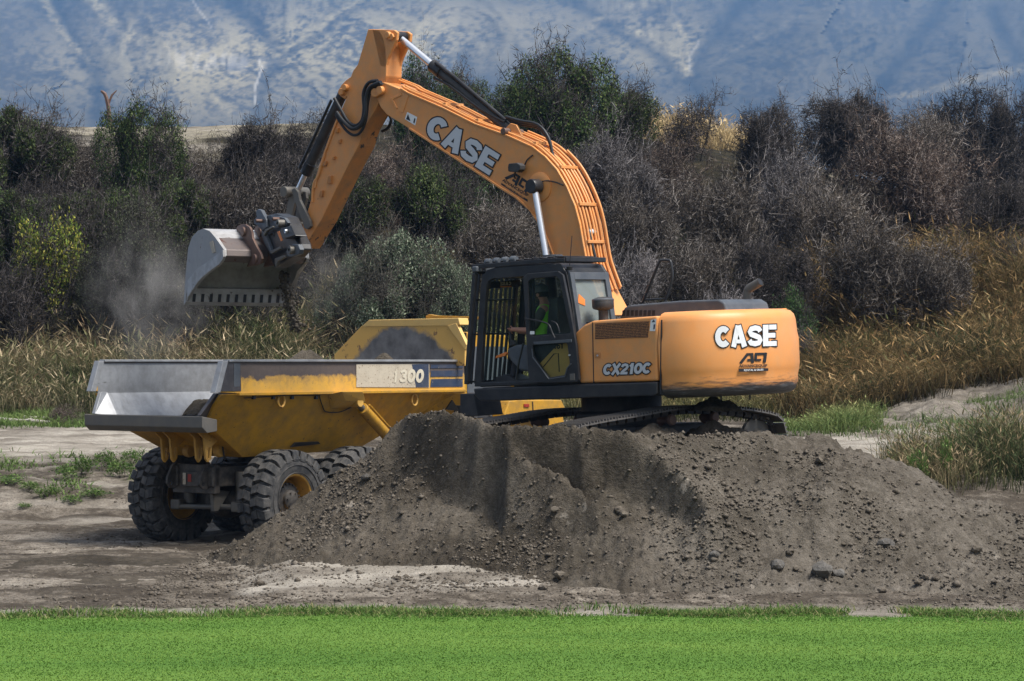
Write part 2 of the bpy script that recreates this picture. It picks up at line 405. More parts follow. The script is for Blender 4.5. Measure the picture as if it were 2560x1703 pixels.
# ------------------------------------------------------------------ mountains
def seg_dt(px, py, pl):
    """distance to a polyline and the position along it"""
    best = np.full(px.shape, 1e9); tt = np.zeros(px.shape); acc = 0; side = np.zeros(px.shape)
    for (ax, ay), (bx, by) in zip(pl[:-1], pl[1:]):
        dx, dy = bx-ax, by-ay; L_ = math.hypot(dx, dy); t = np.clip(((px-ax)*dx+(py-ay)*dy)/(L_*L_), 0, 1)
        dd = np.hypot(px-ax-t*dx, py-ay-t*dy); k = dd < best; best = np.where(k, dd, best); tt = np.where(k, acc+t*L_, tt); acc += L_
    return best, tt
def mountains():
    us = np.linspace(-2300, 4860, 1300); vs = np.linspace(430, -420, 330)
    Uu, Vv = np.meshgrid(us, vs)
    wx = Uu+34*(fbm(Uu/110, Vv/90, 6, 51, .55)-.5); wy = Vv+30*(fbm(Uu/100, Vv/80, 6, 61, .55)-.5)
    valleys = [[(640, 460), (640, 235), (705, 130), (650, 85), (560, 0), (430, -220)], [(705, 130), (790, 85), (920, -10), (1040, -140)],
               [(1800, 460), (1725, 192), (1765, 110), (1860, 0), (2000, -220)], [(1725, 192), (1640, 130), (1560, 80), (1400, -10), (1330, -200)],
               [(2290, 460), (2170, 250), (2250, 150), (2340, 40), (2420, -180)], [(250, 460), (240, 190), (150, 60), (60, -200)],
               [(-300, 460), (-250, 100), (-350, -300)], [(2950, 460), (2900, 100), (3000, -300)], [(-900, 460), (-820, 100), (-1000, -300)], [(-1600, 460), (-1500, 100), (-1700, -300)], [(3600, 460), (3500, 100), (3700, -300)], [(4300, 460), (4200, 100), (4400, -300)], [(1180, 460), (1190, 260), (1150, 150)], [(2560, 300), (2540, 140), (2480, 20)]]
    best = np.full(Uu.shape, 1e9); tt = np.zeros(Uu.shape); best2 = np.full(Uu.shape, 1e9)
    for k, pl in enumerate(valleys):
        dd, t_ = seg_dt(wx, wy, pl); m_ = dd < best; best2 = np.where(m_, best, np.minimum(best2, dd)); tt = np.where(m_, t_+k*913.7, tt); best = np.where(m_, dd, best)
    crestd = best2-best
    g1 = tt-.55*best; dg = best
    gul = ridged((g1+20*(fbm(Uu/60, Vv/50, 4, 83)-.5))/90, dg/200+.3, 4, 81, .55); gul2 = ridged(g1/27+7, dg/150, 4, 91, .55)
    D = 2600+(430-Vv)*3.3-1.25*np.minimum(best, 330)-70*(gul-.5)*sstep(0, 90, best)-14*(gul2-.5)*sstep(0, 50, best)+90*(fbm(Uu/420, Vv/300, 2, 71)-.5)
    X = (Uu-1280)*D/FOC; Z = CH+(HZ-Vv)*D/FOC
    V = np.stack([X, D, Z], -1).reshape(-1, 3); n = len(us); m = len(vs)
    i = np.arange((m-1)*n).reshape(m-1, n)[:, :-1].ravel(); F = np.stack([i, i+1, i+n+1, i+n], 1)
    # tussock and scrub tones, with sunlit spurs and shaded valleys painted in
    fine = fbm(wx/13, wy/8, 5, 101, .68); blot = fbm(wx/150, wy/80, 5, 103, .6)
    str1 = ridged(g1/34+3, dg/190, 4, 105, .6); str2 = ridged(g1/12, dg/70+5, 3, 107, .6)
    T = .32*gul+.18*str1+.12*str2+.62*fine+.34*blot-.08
    sunny = np.clip(1.1-np.hypot((wx-560)/520, (wy-160)/150), 0, 1)*.85+.9*np.clip(1-np.hypot((wx-1000)/440, (wy-90)/130), 0, 1)+.8*np.clip(1-np.hypot((wx-1640)/170, (wy-110)/90), 0, 1)+.35*np.clip(1-np.hypot((wx-1500)/300, (wy-40)/80), 0, 1)  # patches of sunlight, painted into the slope colour
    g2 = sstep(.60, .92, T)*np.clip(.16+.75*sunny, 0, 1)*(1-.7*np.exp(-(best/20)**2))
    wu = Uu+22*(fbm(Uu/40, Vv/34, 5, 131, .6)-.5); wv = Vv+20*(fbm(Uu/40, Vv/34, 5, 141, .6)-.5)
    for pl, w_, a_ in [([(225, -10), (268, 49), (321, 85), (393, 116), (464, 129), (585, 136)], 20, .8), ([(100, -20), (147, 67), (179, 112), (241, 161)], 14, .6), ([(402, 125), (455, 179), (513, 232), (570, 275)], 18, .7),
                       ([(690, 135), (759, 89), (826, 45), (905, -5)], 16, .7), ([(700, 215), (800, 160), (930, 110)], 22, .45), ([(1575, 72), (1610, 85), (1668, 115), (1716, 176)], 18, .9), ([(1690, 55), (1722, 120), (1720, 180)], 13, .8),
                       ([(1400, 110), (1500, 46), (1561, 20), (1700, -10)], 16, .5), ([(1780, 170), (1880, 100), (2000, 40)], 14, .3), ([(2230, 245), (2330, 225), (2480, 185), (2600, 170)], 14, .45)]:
        g2 = np.maximum(g2, a_*np.exp(-(seg_dt(wu, wv, pl)[0]/w_)**2)*np.clip(.15+2.0*(fine-.28), 0, 1))  # lit ridge lines painted as pale strokes
    scree = np.clip(1.6-np.hypot((Uu-520)/120, (Vv-152-.05*(Uu-520))/22), 0, 1)*sstep(.40, .62, fbm(Uu/9, Vv/30, 4, 111))
    stream = sstep(4.5, 1.0, seg_dt(Uu+9*(fbm(Uu/30, Vv/18, 3, 5)-.5), Vv, [(640, 260), (638, 225), (655, 170), (648, 150)])[0])
    stream = np.maximum(stream, .6*sstep(3.5, 1.0, seg_dt(Uu+9*(fbm(Uu/30, Vv/18, 3, 6)-.5), Vv, [(480, 0), (530, 70)])[0]))
    stream = np.maximum(stream, .45*sstep(5, 1.0, seg_dt(Uu+9*(fbm(Uu/30, Vv/18, 3, 7)-.5), Vv, [(1722, 178), (1725, 140), (1745, 105)])[0]))
    return V, F, np.stack([g2, np.clip(scree*.22+stream*.35, 0, 1), np.clip(.10*str1+.30*fbm(wx/18, wy/12, 5, 121, .66)+1.1*(fbm(wx/260, wy/130, 4, 123, .5)-.35)-.35*np.exp(-(best/26)**2)+.12*sstep(60, 200, best), 0, 1)], -1).reshape(-1, 3)  # last channel darkens the valley lines: shade painted into the colour
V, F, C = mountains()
m, t, N, L, b = NT('mountain tussock with painted sun'); a = N.new('ShaderNodeVertexColor'); a.layer_name = 'Col'
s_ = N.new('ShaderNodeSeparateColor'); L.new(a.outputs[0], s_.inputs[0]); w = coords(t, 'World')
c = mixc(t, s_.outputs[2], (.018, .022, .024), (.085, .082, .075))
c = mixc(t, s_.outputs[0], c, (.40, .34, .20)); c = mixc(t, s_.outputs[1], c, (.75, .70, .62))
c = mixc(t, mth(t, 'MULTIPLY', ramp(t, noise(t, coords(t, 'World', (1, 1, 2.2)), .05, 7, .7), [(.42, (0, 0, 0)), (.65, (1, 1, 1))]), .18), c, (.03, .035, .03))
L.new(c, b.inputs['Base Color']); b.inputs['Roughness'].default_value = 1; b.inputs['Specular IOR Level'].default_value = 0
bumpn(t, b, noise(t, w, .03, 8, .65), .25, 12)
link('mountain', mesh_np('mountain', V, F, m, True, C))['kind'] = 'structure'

# haze: the air between here and the range
hz = MB().box((0, 2500, 480), (9000, 6600, 1000)); 
m = bpy.data.materials.new('air'); m.use_nodes = True; t = m.node_tree; t.nodes.remove(t.nodes['Principled BSDF'])
pv = t.nodes.new('ShaderNodeVolumePrincipled'); pv.inputs['Color'].default_value = (.27, .53, 1.0, 1); pv.inputs['Density'].default_value = 1.6e-4
pv.inputs['Anisotropy'].default_value = .1
pv.inputs['Density Attribute'].default_value = ''; pv.inputs['Temperature Attribute'].default_value = ''; m.cycles.homogeneous_volume = True
t.links.new(pv.outputs[0], t.nodes['Material Output'].inputs['Volume'])
HAZE = hz.build('haze', m); HAZE['kind'] = 'stuff'; tag(HAZE, 'thin blue haze veiling the mountain slopes', 'haze')

# ------------------------------------------------------------------ the heap the excavator stands on
CP = []
def cp(px, py, D): p = P(px, py, D); CP.append((p.x, p.y, p.z)); return len(CP)-1
def cz(px, D, z): CP.append(((px-1280)*D/FOC, D, z)); return len(CP)-1
crest = [cp(*q) for q in [(540, 1377, 37), (608, 1347, 36.8), (705, 1284, 36.6), (821, 1197, 36.4), (947, 1120, 36.3), (966, 1098, 36.3), (995, 1054, 35.9), (1024, 1035, 35.7), (1068, 1026, 35.2), (1110, 1024, 34.9),
         (1165, 1035, 34.4), (1203, 1050, 34.0), (1261, 1056, 33.7), (1315, 1061, 33.5), (1382, 1065, 33.3), (1445, 1072, 33.1), (1508, 1076, 32.9), (1545, 1077, 32.8),
         (1580, 1082, 32.8), (1612, 1092, 32.8), (1690, 1086, 33.1), (1770, 1090, 33.4), (1870, 1087, 33.7), (1968, 1097, 34), (1995, 1112, 34), (2030, 1094, 34), (2053, 1087, 34), (2075, 1098, 34), (2107, 1118, 34), (2202, 1145, 34), (2274, 1163, 33.8), (2354, 1226, 33.4), (2489, 1271, 33), (2560, 1294, 33), (2800, 1400, 33)]]
ridge1 = [crest[11]]+[cp(*q) for q in [(1270, 1092, 33.6), (1334, 1139, 33.25), (1400, 1180, 32.95), (1455, 1221, 32.7), (1484, 1268, 32.35), (1500, 1330, 32.0), (1510, 1400, 31.6)]]
ridge2 = [crest[17]]+[cp(*q) for q in [(1585, 1097, 32.65), (1626, 1126, 32.5), (1675, 1163, 32.2), (1725, 1203, 31.9), (1770, 1257, 31.6), (1762, 1300, 31.45), (1752, 1347, 31.3), (1770, 1420, 31.0)]]
face1 = [cp(*q) for q in [(1019, 1112, 35.5), (1048, 1187, 35.0), (1107, 1255, 34.35), (1170, 1275, 34.0), (1237, 1286, 33.75), (1330, 1292, 33.35), (1400, 1288, 33.1), (1470, 1283, 32.65)]]
face2 = [cp(*q) for q in [(1500, 1150, 32.85), (1522, 1200, 32.75), (1545, 1232, 32.65), (1600, 1262, 32.45), (1657, 1286, 32.2), (1743, 1313, 31.7)]]
ledge = [cp(*q) for q in [(1775, 1268, 31.75), (1837, 1275, 31.85), (1940, 1276, 31.85), (2035, 1273, 31.8), (2060, 1235, 32.1), (2080, 1199, 32.5), (2090, 1160, 33.2)]]
bowl = [cp(*q) for q in [(1700, 1150, 32.8), (1770, 1190, 32.7), (1837, 1258, 32.2), (1940, 1262, 32.2), (2020, 1255, 32.2), (1900, 1200, 32.8), (2010, 1190, 32.9), (1800, 1130, 33.1)]]
for q in [(850, 1250, 35.6), (760, 1320, 35.6), (900, 1300, 34.7), (800, 1345, 34.9), (980, 1240, 35.3), (700, 1365, 35.2), (1000, 1330, 33.9), (1130, 1330, 33.5), (1260, 1345, 33.0), (1400, 1350, 32.4), (1620, 1370, 31.5), (1680, 1350, 31.5),
          (1900, 1350, 31.5), (1860, 1310, 31.75), (2000, 1330, 31.6), (2130, 1270, 32.2), (2200, 1300, 32), (2350, 1340, 31.9), (2053, 1410, 31.1), (1880, 1420, 31.0), (2300, 1410, 31.2), (2480, 1400, 31.6), (2440, 1340, 32.2), (2240, 1220, 32.9)]: cp(*q)
for px, D, z in [(560, 36.2, .12), (640, 34.8, .15), (753, 33.8, .16), (900, 33.2, .17), (1020, 32.9, .2), (1082, 32.7, .2), (1237, 32.3, .18), (1334, 31.6, .12), (1430, 31.0, .08), (1560, 30.6, .04), (1752, 30.4, .03), (2000, 30.4, .03), (2200, 30.3, .02), (2560, 30.2, .02), (2800, 30.2, 0),
                 (500, 37.4, -.1), (540, 38, -.1), (650, 37.9, -.05), (760, 38, -.02), (900, 38.2, .1), (1000, 38.6, .3), (1100, 38.6, .6),
                 (1120, 36.6, 1.5), (1190, 35.6, 1.6), (1300, 34.9, 1.6), (1420, 34.5, 1.62), (1500, 34.2, 1.62), (1600, 34.3, 1.66), (1720, 34.6, 1.72), (1850, 35.2, 1.7), (1960, 35.8, 1.62), (1300, 38, 1.5), (1560, 38, 1.6), (1800, 38, 1.55), (1700, 36, 1.66), (1980, 38, 1.3), (2060, 36, 1.2),
                 (1660, 33.7, 1.75), (1800, 34.2, 1.8), (1900, 34.6, 1.75),
                 (1200, 40.5, .2), (1560, 41, .3), (1900, 41, .2), (2150, 37, .7), (2300, 36.5, .4), (2560, 36, .2), (2800, 36, 0), (2200, 40, -.1), (2800, 40, -.3),
                 (400, 37.5, -.4), (440, 41, -.4), (1200, 43, -.4), (2000, 43.5, -.4), (2900, 40, -.5), (2950, 33, -.3), (2900, 29.4, -.3), (2000, 29.5, -.25), (1500, 29.5, -.25), (1300, 30.3, -.22), (1100, 31.2, -.15), (900, 32.2, -.15), (700, 33.2, -.2), (560, 34.6, -.25), (470, 36.2, -.3)]: cz(px, D, z)
cons = [(a, b) for ch in (crest, ridge1, ridge2, ledge, face1, face2) for a, b in zip(ch[:-1], ch[1:])]
def _unused(): pass
def tri_interp(pts, cons, xs, ys):
    res = delaunay_2d_cdt([Vector(p[:2]) for p in pts], cons, [], 0, 1e-5)
    vv = res[0]; src = [o[0] if o else -1 for o in res[3]]; zz = np.empty(len(vv))
    arr = np.array(pts)
    for i, v_ in enumerate(vv):
        zz[i] = arr[src[i], 2] if src[i] >= 0 else arr[np.argmin(np.hypot(arr[:, 0]-v_[0], arr[:, 1]-v_[1])), 2]
    out = np.full((len(ys), len(xs)), -.6)
    for f_ in res[2]:
        a, b_, c_ = [np.array(vv[i]) for i in f_]; za, zb, zc = [zz[i] for i in f_]
        i0, i1 = np.searchsorted(xs, [min(a[0], b_[0], c_[0]), max(a[0], b_[0], c_[0])]); j0, j1 = np.searchsorted(ys, [min(a[1], b_[1], c_[1]), max(a[1], b_[1], c_[1])])
        i0 = max(i0-1, 0); j0 = max(j0-1, 0); i1 = min(i1+1, len(xs)); j1 = min(j1+1, len(ys))
        gx, gy = np.meshgrid(xs[i0:i1], ys[j0:j1]); dt = (b_[1]-c_[1])*(a[0]-c_[0])+(c_[0]-b_[0])*(a[1]-c_[1])
        if abs(dt) < 1e-9: continue
        w1 = ((b_[1]-c_[1])*(gx-c_[0])+(c_[0]-b_[0])*(gy-c_[1]))/dt; w2 = ((c_[1]-a[1])*(gx-c_[0])+(a[0]-c_[0])*(gy-c_[1]))/dt; w3 = 1-w1-w2
        k = (w1 >= -1e-6) & (w2 >= -1e-6) & (w3 >= -1e-6)
        sub = out[j0:j1, i0:i1]; sub[k] = (w1*za+w2*zb+w3*zc)[k]
    return out
def blur(z, n):
    for _ in range(n):
        p = np.pad(z, 1, mode='edge'); z = (p[1:-1, 1:-1]*2+p[:-2, 1:-1]+p[2:, 1:-1]+p[1:-1, :-2]+p[1:-1, 2:])/6
    return z
MXS = np.arange(-5.6, 8.9, .03); MYS = np.arange(29.4, 42.6, .036)
MZ0 = tri_interp(CP, cons, MXS, MYS); MZ = blur(MZ0, 2)
GX, GY = np.meshgrid(MXS, MYS)
gyy, gxx = np.gradient(MZ, .036, .03); steep = sstep(.75, 1.3, np.hypot(gxx, gyy))
GU = GX/GY*FOC+1280
rough = .16*(fbm(GX*1.1, GY*1.1, 4, 201)-.5)+.075*(fbm(GX*4, GY*4, 3, 211)-.5)
cl = ridged(GX*6.5, GY*6.5, 3, 221); clod = .085*np.clip(cl-.52, 0, 1)*(1-steep)+.10*(fbm(GX*9, GY*9, 3, 231, .8)-.5)*(1-.45*steep)
streak = .13*(fbm(GX*7+GY*1.2, GY*1.3, 3, 241)-.5)*steep
MZ = MZ+rough*(.5+.5*(1-steep))+clod*1.3+streak
V = np.stack([GX, GY, MZ], -1).reshape(-1, 3); n = len(MXS); i = np.arange((len(MYS)-1)*n).reshape(-1, n)[:, :-1].ravel()
F = np.stack([i, i+1, i+n+1, i+n], 1)
keep = (np.maximum.reduce([V[F[:, k], 2] for k in range(4)]) > gz(V[F[:, 0], 0], V[F[:, 0], 1], False)-.12)
F = F[keep]
M['soil'] = soil('dug soil', [(.30, (.024, .019, .014)), (.45, (.066, .055, .041)), (.57, (.125, .106, .083)), (.70, (.21, .183, .148))], s1=.6, bump=1.0, mid=9, dry=(1.55, 1.6, 1.68), patch=(1.4, .66, .73, (.36, .32, .27), (1, 1, .6)))
dry = sstep(1.2, 2.6, GX+.5*(fbm(GX*1.5, GY*1.5, 4, 251)-.5)); dry = np.maximum(dry, .55*sstep(.5, .7, fbm(GX*.9, GY*.9, 4, 261)))  # right of the second ridge, its sunlit tone painted in with the drier soil
dry = np.maximum(dry, .9*sstep(.62, .30, np.hypot((GX+.22)/1.0, (MZ-1.25)/1.1)+.5*(fbm(GX*4, MZ*4, 3, 271)-.5))*steep)
link('dirt_mound', mesh_np('dirt_mound', V, F, M['soil'], True, np.repeat(dry.reshape(-1, 1), 3, 1)))['kind'] = 'structure'
def mz(x, y):
    i = np.clip(np.round((np.asarray(x)-MXS[0])/.03).astype(int), 0, len(MXS)-1); j = np.clip(np.round((np.asarray(y)-MYS[0])/.036).astype(int), 0, len(MYS)-1)
    return np.maximum(MZ[j, i], gz(x, y))

# ---- clods and stones
def octa():
    v = np.array([(1, 0, 0), (-1, 0, 0), (0, 1, 0), (0, -1, 0), (0, 0, 1), (0, 0, -1)], float); return v, np.array([(0, 2, 4), (2, 1, 4), (1, 3, 4), (3, 0, 4), (2, 0, 5), (1, 2, 5), (3, 1, 5), (0, 3, 5)])
_ico = None
def ico():
    global _ico
    if _ico is None:
        bm = bmesh.new(); bmesh.ops.create_icosphere(bm, subdivisions=1, radius=1)
        _ico = (np.array([v.co[:] for v in bm.verts]), np.array([[v.index for v in f.verts] for f in bm.faces])); bm.free()
    return _ico
def rocks(name, pts, sizes, mat, flat=.75, low=False):
    v, f = octa() if low else ico(); n = len(pts); k = len(v)
    d = v[None]*(1+.35*(rng.random((n, k, 1))-.5))*sizes[:, None, None]*np.stack([.8+.5*rng.random(n), .8+.5*rng.random(n), flat*(.7+.5*rng.random(n))], -1)[:, None, :]
    an = rng.random(n)*6.28; c_, s_ = np.cos(an)[:, None], np.sin(an)[:, None]
    x = d[..., 0]*c_-d[..., 1]*s_; y = d[..., 0]*s_+d[..., 1]*c_
    V = np.stack([x, y, d[..., 2]], -1)+pts[:, None, :]
    return mesh_np(name, V.reshape(-1, 3), (f[None]+(np.arange(n)*k)[:, None, None]).reshape(-1, 3), mat)
M['clod'] = soil('soil clods', [(.3, (.09, .075, .058)), (.5, (.15, .128, .102)), (.7, (.24, .21, .175))], s1=5, bump=.4)
M['stone'] = soil('grey stone', [(.3, (.07, .066, .06)), (.5, (.13, .122, .112)), (.7, (.21, .20, .185))], s1=4, bump=.5, mid=14)
xs = rng.uniform(-5, 8.5, 90000); ys_ = rng.uniform(29.6, 37.5, 90000); zs = mz(xs, ys_)
g0 = gz(xs, ys_, False); dens = np.where(zs > g0+.08, .85, .30)*(.18+.82*sstep(.40, .62, fbm(xs*.8, ys_*.8, 3, 301))); k = rng.random(90000) < dens
k &= ~((xs > 1.2) & (ys_ > 33.6) & (zs > 1.4))
sz = np.clip(rng.lognormal(-4.2, .48, k.sum()), .008, .06)
ob = link('soil_clods', rocks('soil_clods', np.stack([xs[k], ys_[k], zs[k]+sz*.2], -1), sz, M['clod'], low=True)); tag(ob, 'small loose clods strewn over the dirt heap', 'clods', kind='stuff')
nn = 22000; uu = rng.uniform(-300, 2900, nn); yy = 29.3+rng.random(nn)**1.5*18; xx = (uu-1280)*yy/FOC
kk = (rng.random(nn) < sstep(.45, .62, fbm(xx*.7, yy*2, 3, 311))) & (np.abs(mz(xx, yy)-gz(xx, yy)) < .02); xx = xx[kk]; yy = yy[kk]
sz = np.clip(rng.lognormal(-4.25, .5, len(xx)), .008, .05)*np.where((xx > -4) & (yy < 34), .7, 1)
ob = link('ground_clods', rocks('ground_clods', np.stack([xx, yy, gz(xx, yy)+sz*.2], -1), sz, M['clod'], low=True)); tag(ob, 'loose clods and pebbles on the tracked ground', 'clods', kind='stuff')
bv, bf = ico()
def stone(px, py, D, r, label, mat='stone', squash=.75):
    p = P(px, py, D); z = float(mz(p.x, p.y))
    bm = bmesh.new(); bmesh.ops.create_icosphere(bm, subdivisions=2, radius=1)
    sd = random.random()*50
    for v_ in bm.verts:
        a = v_.co; k_ = (1 if mat == 'stone' else .58)*(1+1.1*(float(fbm(np.array([a.x*1.5+sd]), np.array([a.y*1.5+a.z*1.1+sd]), 3, 5)[0])-.5))
        v_.co = Vector((a.x*1.15, a.y, a.z*squash))*r*k_
    me = bpy.data.meshes.new('stone'); bm.to_mesh(me); bm.free(); me.materials.append(M[mat])
    o = link('stone', me); o.location = (p.x, p.y, z+r*squash*.45); o.rotation_euler = (0, 0, random.random()*6)
    tag(o, label, 'stone', 'larger stones lying on and around the heap'); return o
def ground_hit(px, py):
    D = np.arange(29.5, 37.5, .02); q = mz((px-1280)*D/FOC, D); r = HZ-(q-CH)*FOC/D
    k_ = np.argmax(r <= py); return float(D[k_])
for px, py, r, lab, mt in [(1942, 1420, .09, 'medium grey boulder at the heap foot, below the right hand bowl', 'stone'), (1975, 1388, .10, 'brown boulder resting on the slope just above the medium grey boulder', 'clod'),
    (2056, 1438, .12, 'largest grey boulder at the foot of the heap', 'stone'), (2094, 1440, .07, 'small grey stone right beside the largest grey boulder', 'stone'), (1990, 1430, .07, 'small dark stone between the medium grey boulder and the largest boulder', 'clod'),
    (2296, 1462, .09, 'dark clod at the right foot of the heap, leftmost of three', 'clod'), (2313, 1452, .09, 'dark clod at the right foot of the heap, middle of three', 'clod'), (2338, 1452, .09, 'dark clod at the right foot of the heap, rightmost of three', 'clod'),
    (2440, 1385, .11, 'rounded brown stone on the lower right slope of the heap', 'clod'), (2486, 1460, .07, 'brown stone at the far right foot of the heap', 'clod'), (2205, 1482, .08, 'flat brown stone on pale ground near the right grass edge', 'clod'),
    (871, 1362, .09, 'round stone near the left foot of the heap', 'clod'), (648, 1465, .11, 'lone dark stone lying on the pale ground at left', 'clod'), (1398, 1446, .11, 'round stone at the foot of the heap, left of centre', 'clod'),
    (1358, 1474, .10, 'angular stone by the grass edge, left of centre', 'clod'), (1548, 1285, .11, 'lump of soil inside the hollow between the ridges', 'clod'), (1560, 1292, .09, 'smaller lump of soil beside the lump between the ridges', 'clod'),
    (916, 1198, .07, 'small grey stone high on the left slope of the heap', 'stone'), (1785, 1393, .07, 'grey pebble low on the ridge below the right hand hollow', 'stone'), (2215, 1365, .09, 'half buried stone halfway down the right slope', 'stone'),
    (2240, 1237, .08, 'stone high on the right shoulder of the heap', 'clod'), (2052, 1160, .12, 'rough lump below the sharp right hand peak', 'clod'), (1390, 1290, .10, 'dark lump at the bottom of the carved face', 'clod')]:
    D = ground_hit(px, py); stone(px, py, D, r, lab, mt)

# ------------------------------------------------------------------ lawn and grasses
def blades(name, x, y, z, h, w, lean, cols, tip=None, curve=.35, mat=None, head=0.0):
    n = len(x); a = rng.random(n)*6.283; la = rng.normal(0, lean, (n, 2)); sx, sy = np.cos(a)*w, np.sin(a)*w
    b = np.stack([x, y, z], -1); mid = b+np.stack([la[:, 0]*h*.35, la[:, 1]*h*.35, h*.58], -1); top = b+np.stack([la[:, 0]*h*(1+curve), la[:, 1]*h*(1+curve), h*(1-.25*np.minimum(1, np.hypot(la[:, 0], la[:, 1])))], -1)
    s = np.stack([sx, sy, 0*sx], -1)
    V = np.stack([b-s, b+s, mid+s*.8, mid-s*.8, top], 1); base = (np.arange(n)*5)[:, None]
    F = np.concatenate([base+np.array([[0, 1, 2]]), base+np.array([[0, 2, 3]]), base+np.array([[3, 2, 4]])])
    tip = cols if tip is None else tip
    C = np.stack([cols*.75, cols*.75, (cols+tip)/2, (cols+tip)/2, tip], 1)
    if head:
        k = rng.random(n) < head; tp = top[k]; d = (top-mid)[k]; d /= np.linalg.norm(d, axis=1)[:, None]; hl = (h[k]*.16)[:, None]; hw = (w[k]*2.0)[:, None]; q = (s[k]/w[k][:, None])
        V2 = np.stack([tp-d*hl*.5, tp+q*hw, tp-q*hw, tp+d*hl], 1); nb = n*5; b2 = nb+(np.arange(k.sum())*4)[:, None]
        F = np.concatenate([F, b2+np.array([[0, 1, 2]]), b2+np.array([[2, 1, 3]])]); Vv = np.concatenate([V.reshape(-1, 3), V2.reshape(-1, 3)])
        C2 = np.repeat((tip[k]*1.25)[:, None, :], 4, 1); return mesh_np(name, Vv, F, mat, False, np.concatenate([C.reshape(-1, 3), C2.reshape(-1, 3)]))
    return mesh_np(name, V.reshape(-1, 3), F, mat, False, C.reshape(-1, 3))
def pick(pal, n, nz=None):
    pal = np.array(pal); t_ = np.clip(rng.random(n) if nz is None else nz+.25*rng.normal(0, 1, n), 0, .999)*(len(pal)-1); i = t_.astype(int); f_ = (t_-i)[:, None]
    return pal[i]*(1-f_)+pal[np.minimum(i+1, len(pal)-1)]*f_
M['lawn'] = None
m, t, N, L, b = NT('mown lawn'); w = coords(t, 'World', (.5, 1.6, 1)); w2 = coords(t, 'World')
f = mth(t, 'ADD', mth(t, 'MULTIPLY', noise(t, w, .5, 5, .6), .66), mth(t, 'MULTIPLY', noise(t, coords(t, 'World', (1, .35, 1)), 26, 4, .75), .34))
L.new(ramp(t, f, [(.3, (.055, .125, .022)), (.5, (.085, .165, .030)), (.7, (.125, .21, .042))]), b.inputs['Base Color']); b.inputs['Specular IOR Level'].default_value = .08; b.inputs['Roughness'].default_value = .9
bumpn(t, b, noise(t, w2, 60, 4, .7), .3, .01)
def lawn_edge(x): return 28.35+.32*(fbm(x*.8, x*0+3, 5, 401, .65)-.5)*2-.10*sstep(0, 5, x)-.05*np.abs(x)*.3
lu = np.linspace(-700, 3260, 400); ly = np.linspace(0, 1, 120)
U_, T_ = np.meshgrid(lu, ly); X0 = (U_-1280)*28/FOC; Yl = 12+(lawn_edge(X0)-12)*T_; Xl = (U_-1280)*Yl/FOC
def lz(x, y): return gz(x, y, False)+.06+.07*(fbm(x*.25, y*.25, 3, 411)-.5)*(1-sstep(26, 28.4, y))
Zl = lz(Xl, Yl); Zl[-1] -= .06
V = np.stack([Xl, Yl, Zl], -1).reshape(-1, 3); n = len(lu); i = np.arange((len(ly)-1)*n).reshape(-1, n)[:, :-1].ravel()
link('lawn', mesh_np('lawn', V, np.stack([i, i+1, i+n+1, i+n], 1), m, True))['kind'] = 'structure'
M['blade'] = attrmat('grass blades', .75, trans=.25)
n = 150000; u_ = rng.uniform(-80, 2640, n); y_ = 21+7.4*rng.random(n); x_ = (u_-1280)*y_/FOC; k = (y_ < lawn_edge(x_)-.03) & (rng.random(n) < .75+.25*sstep(26.2, 28.2, y_)); x_ = x_[k]; y_ = y_[k]; n = len(x_)
nz = np.clip(.5+2.0*(fbm(x_*.22, y_*1.1, 4, 421)-.5), 0, 1); cols = pick([(.06, .13, .02), (.085, .165, .027), (.11, .195, .034), (.14, .225, .042)], n, nz)
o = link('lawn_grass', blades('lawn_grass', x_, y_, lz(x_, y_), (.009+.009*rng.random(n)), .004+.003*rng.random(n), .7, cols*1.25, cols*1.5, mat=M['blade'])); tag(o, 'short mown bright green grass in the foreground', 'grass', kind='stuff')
n = 44000; u_ = rng.uniform(-120, 2680, n); x_ = (u_-1280)*28.6/FOC; y_ = lawn_edge(x_)+rng.normal(.22, .33, n); 
k = (rng.random(n) < sstep(.32, .55, fbm(x_*.9, y_*1.5, 3, 431))*np.where(np.abs(y_-lawn_edge(x_)-.02) < .1, .25, 1)) & (y_ < lawn_edge(x_)+1.0); x_ = x_[k]; y_ = y_[k]; n = len(x_)
cols = pick([(.03, .07, .012), (.06, .13, .02), (.11, .19, .04), (.30, .26, .13)], n)
o = link('rough_grass', blades('rough_grass', x_, y_, gz(x_, y_)-.01, .05+.09*rng.random(n), .005+.004*rng.random(n), .5, cols, cols*1.2, mat=M['blade'])); tag(o, 'ragged unmown grass fringe along the lawn edge', 'grass', kind='stuff')

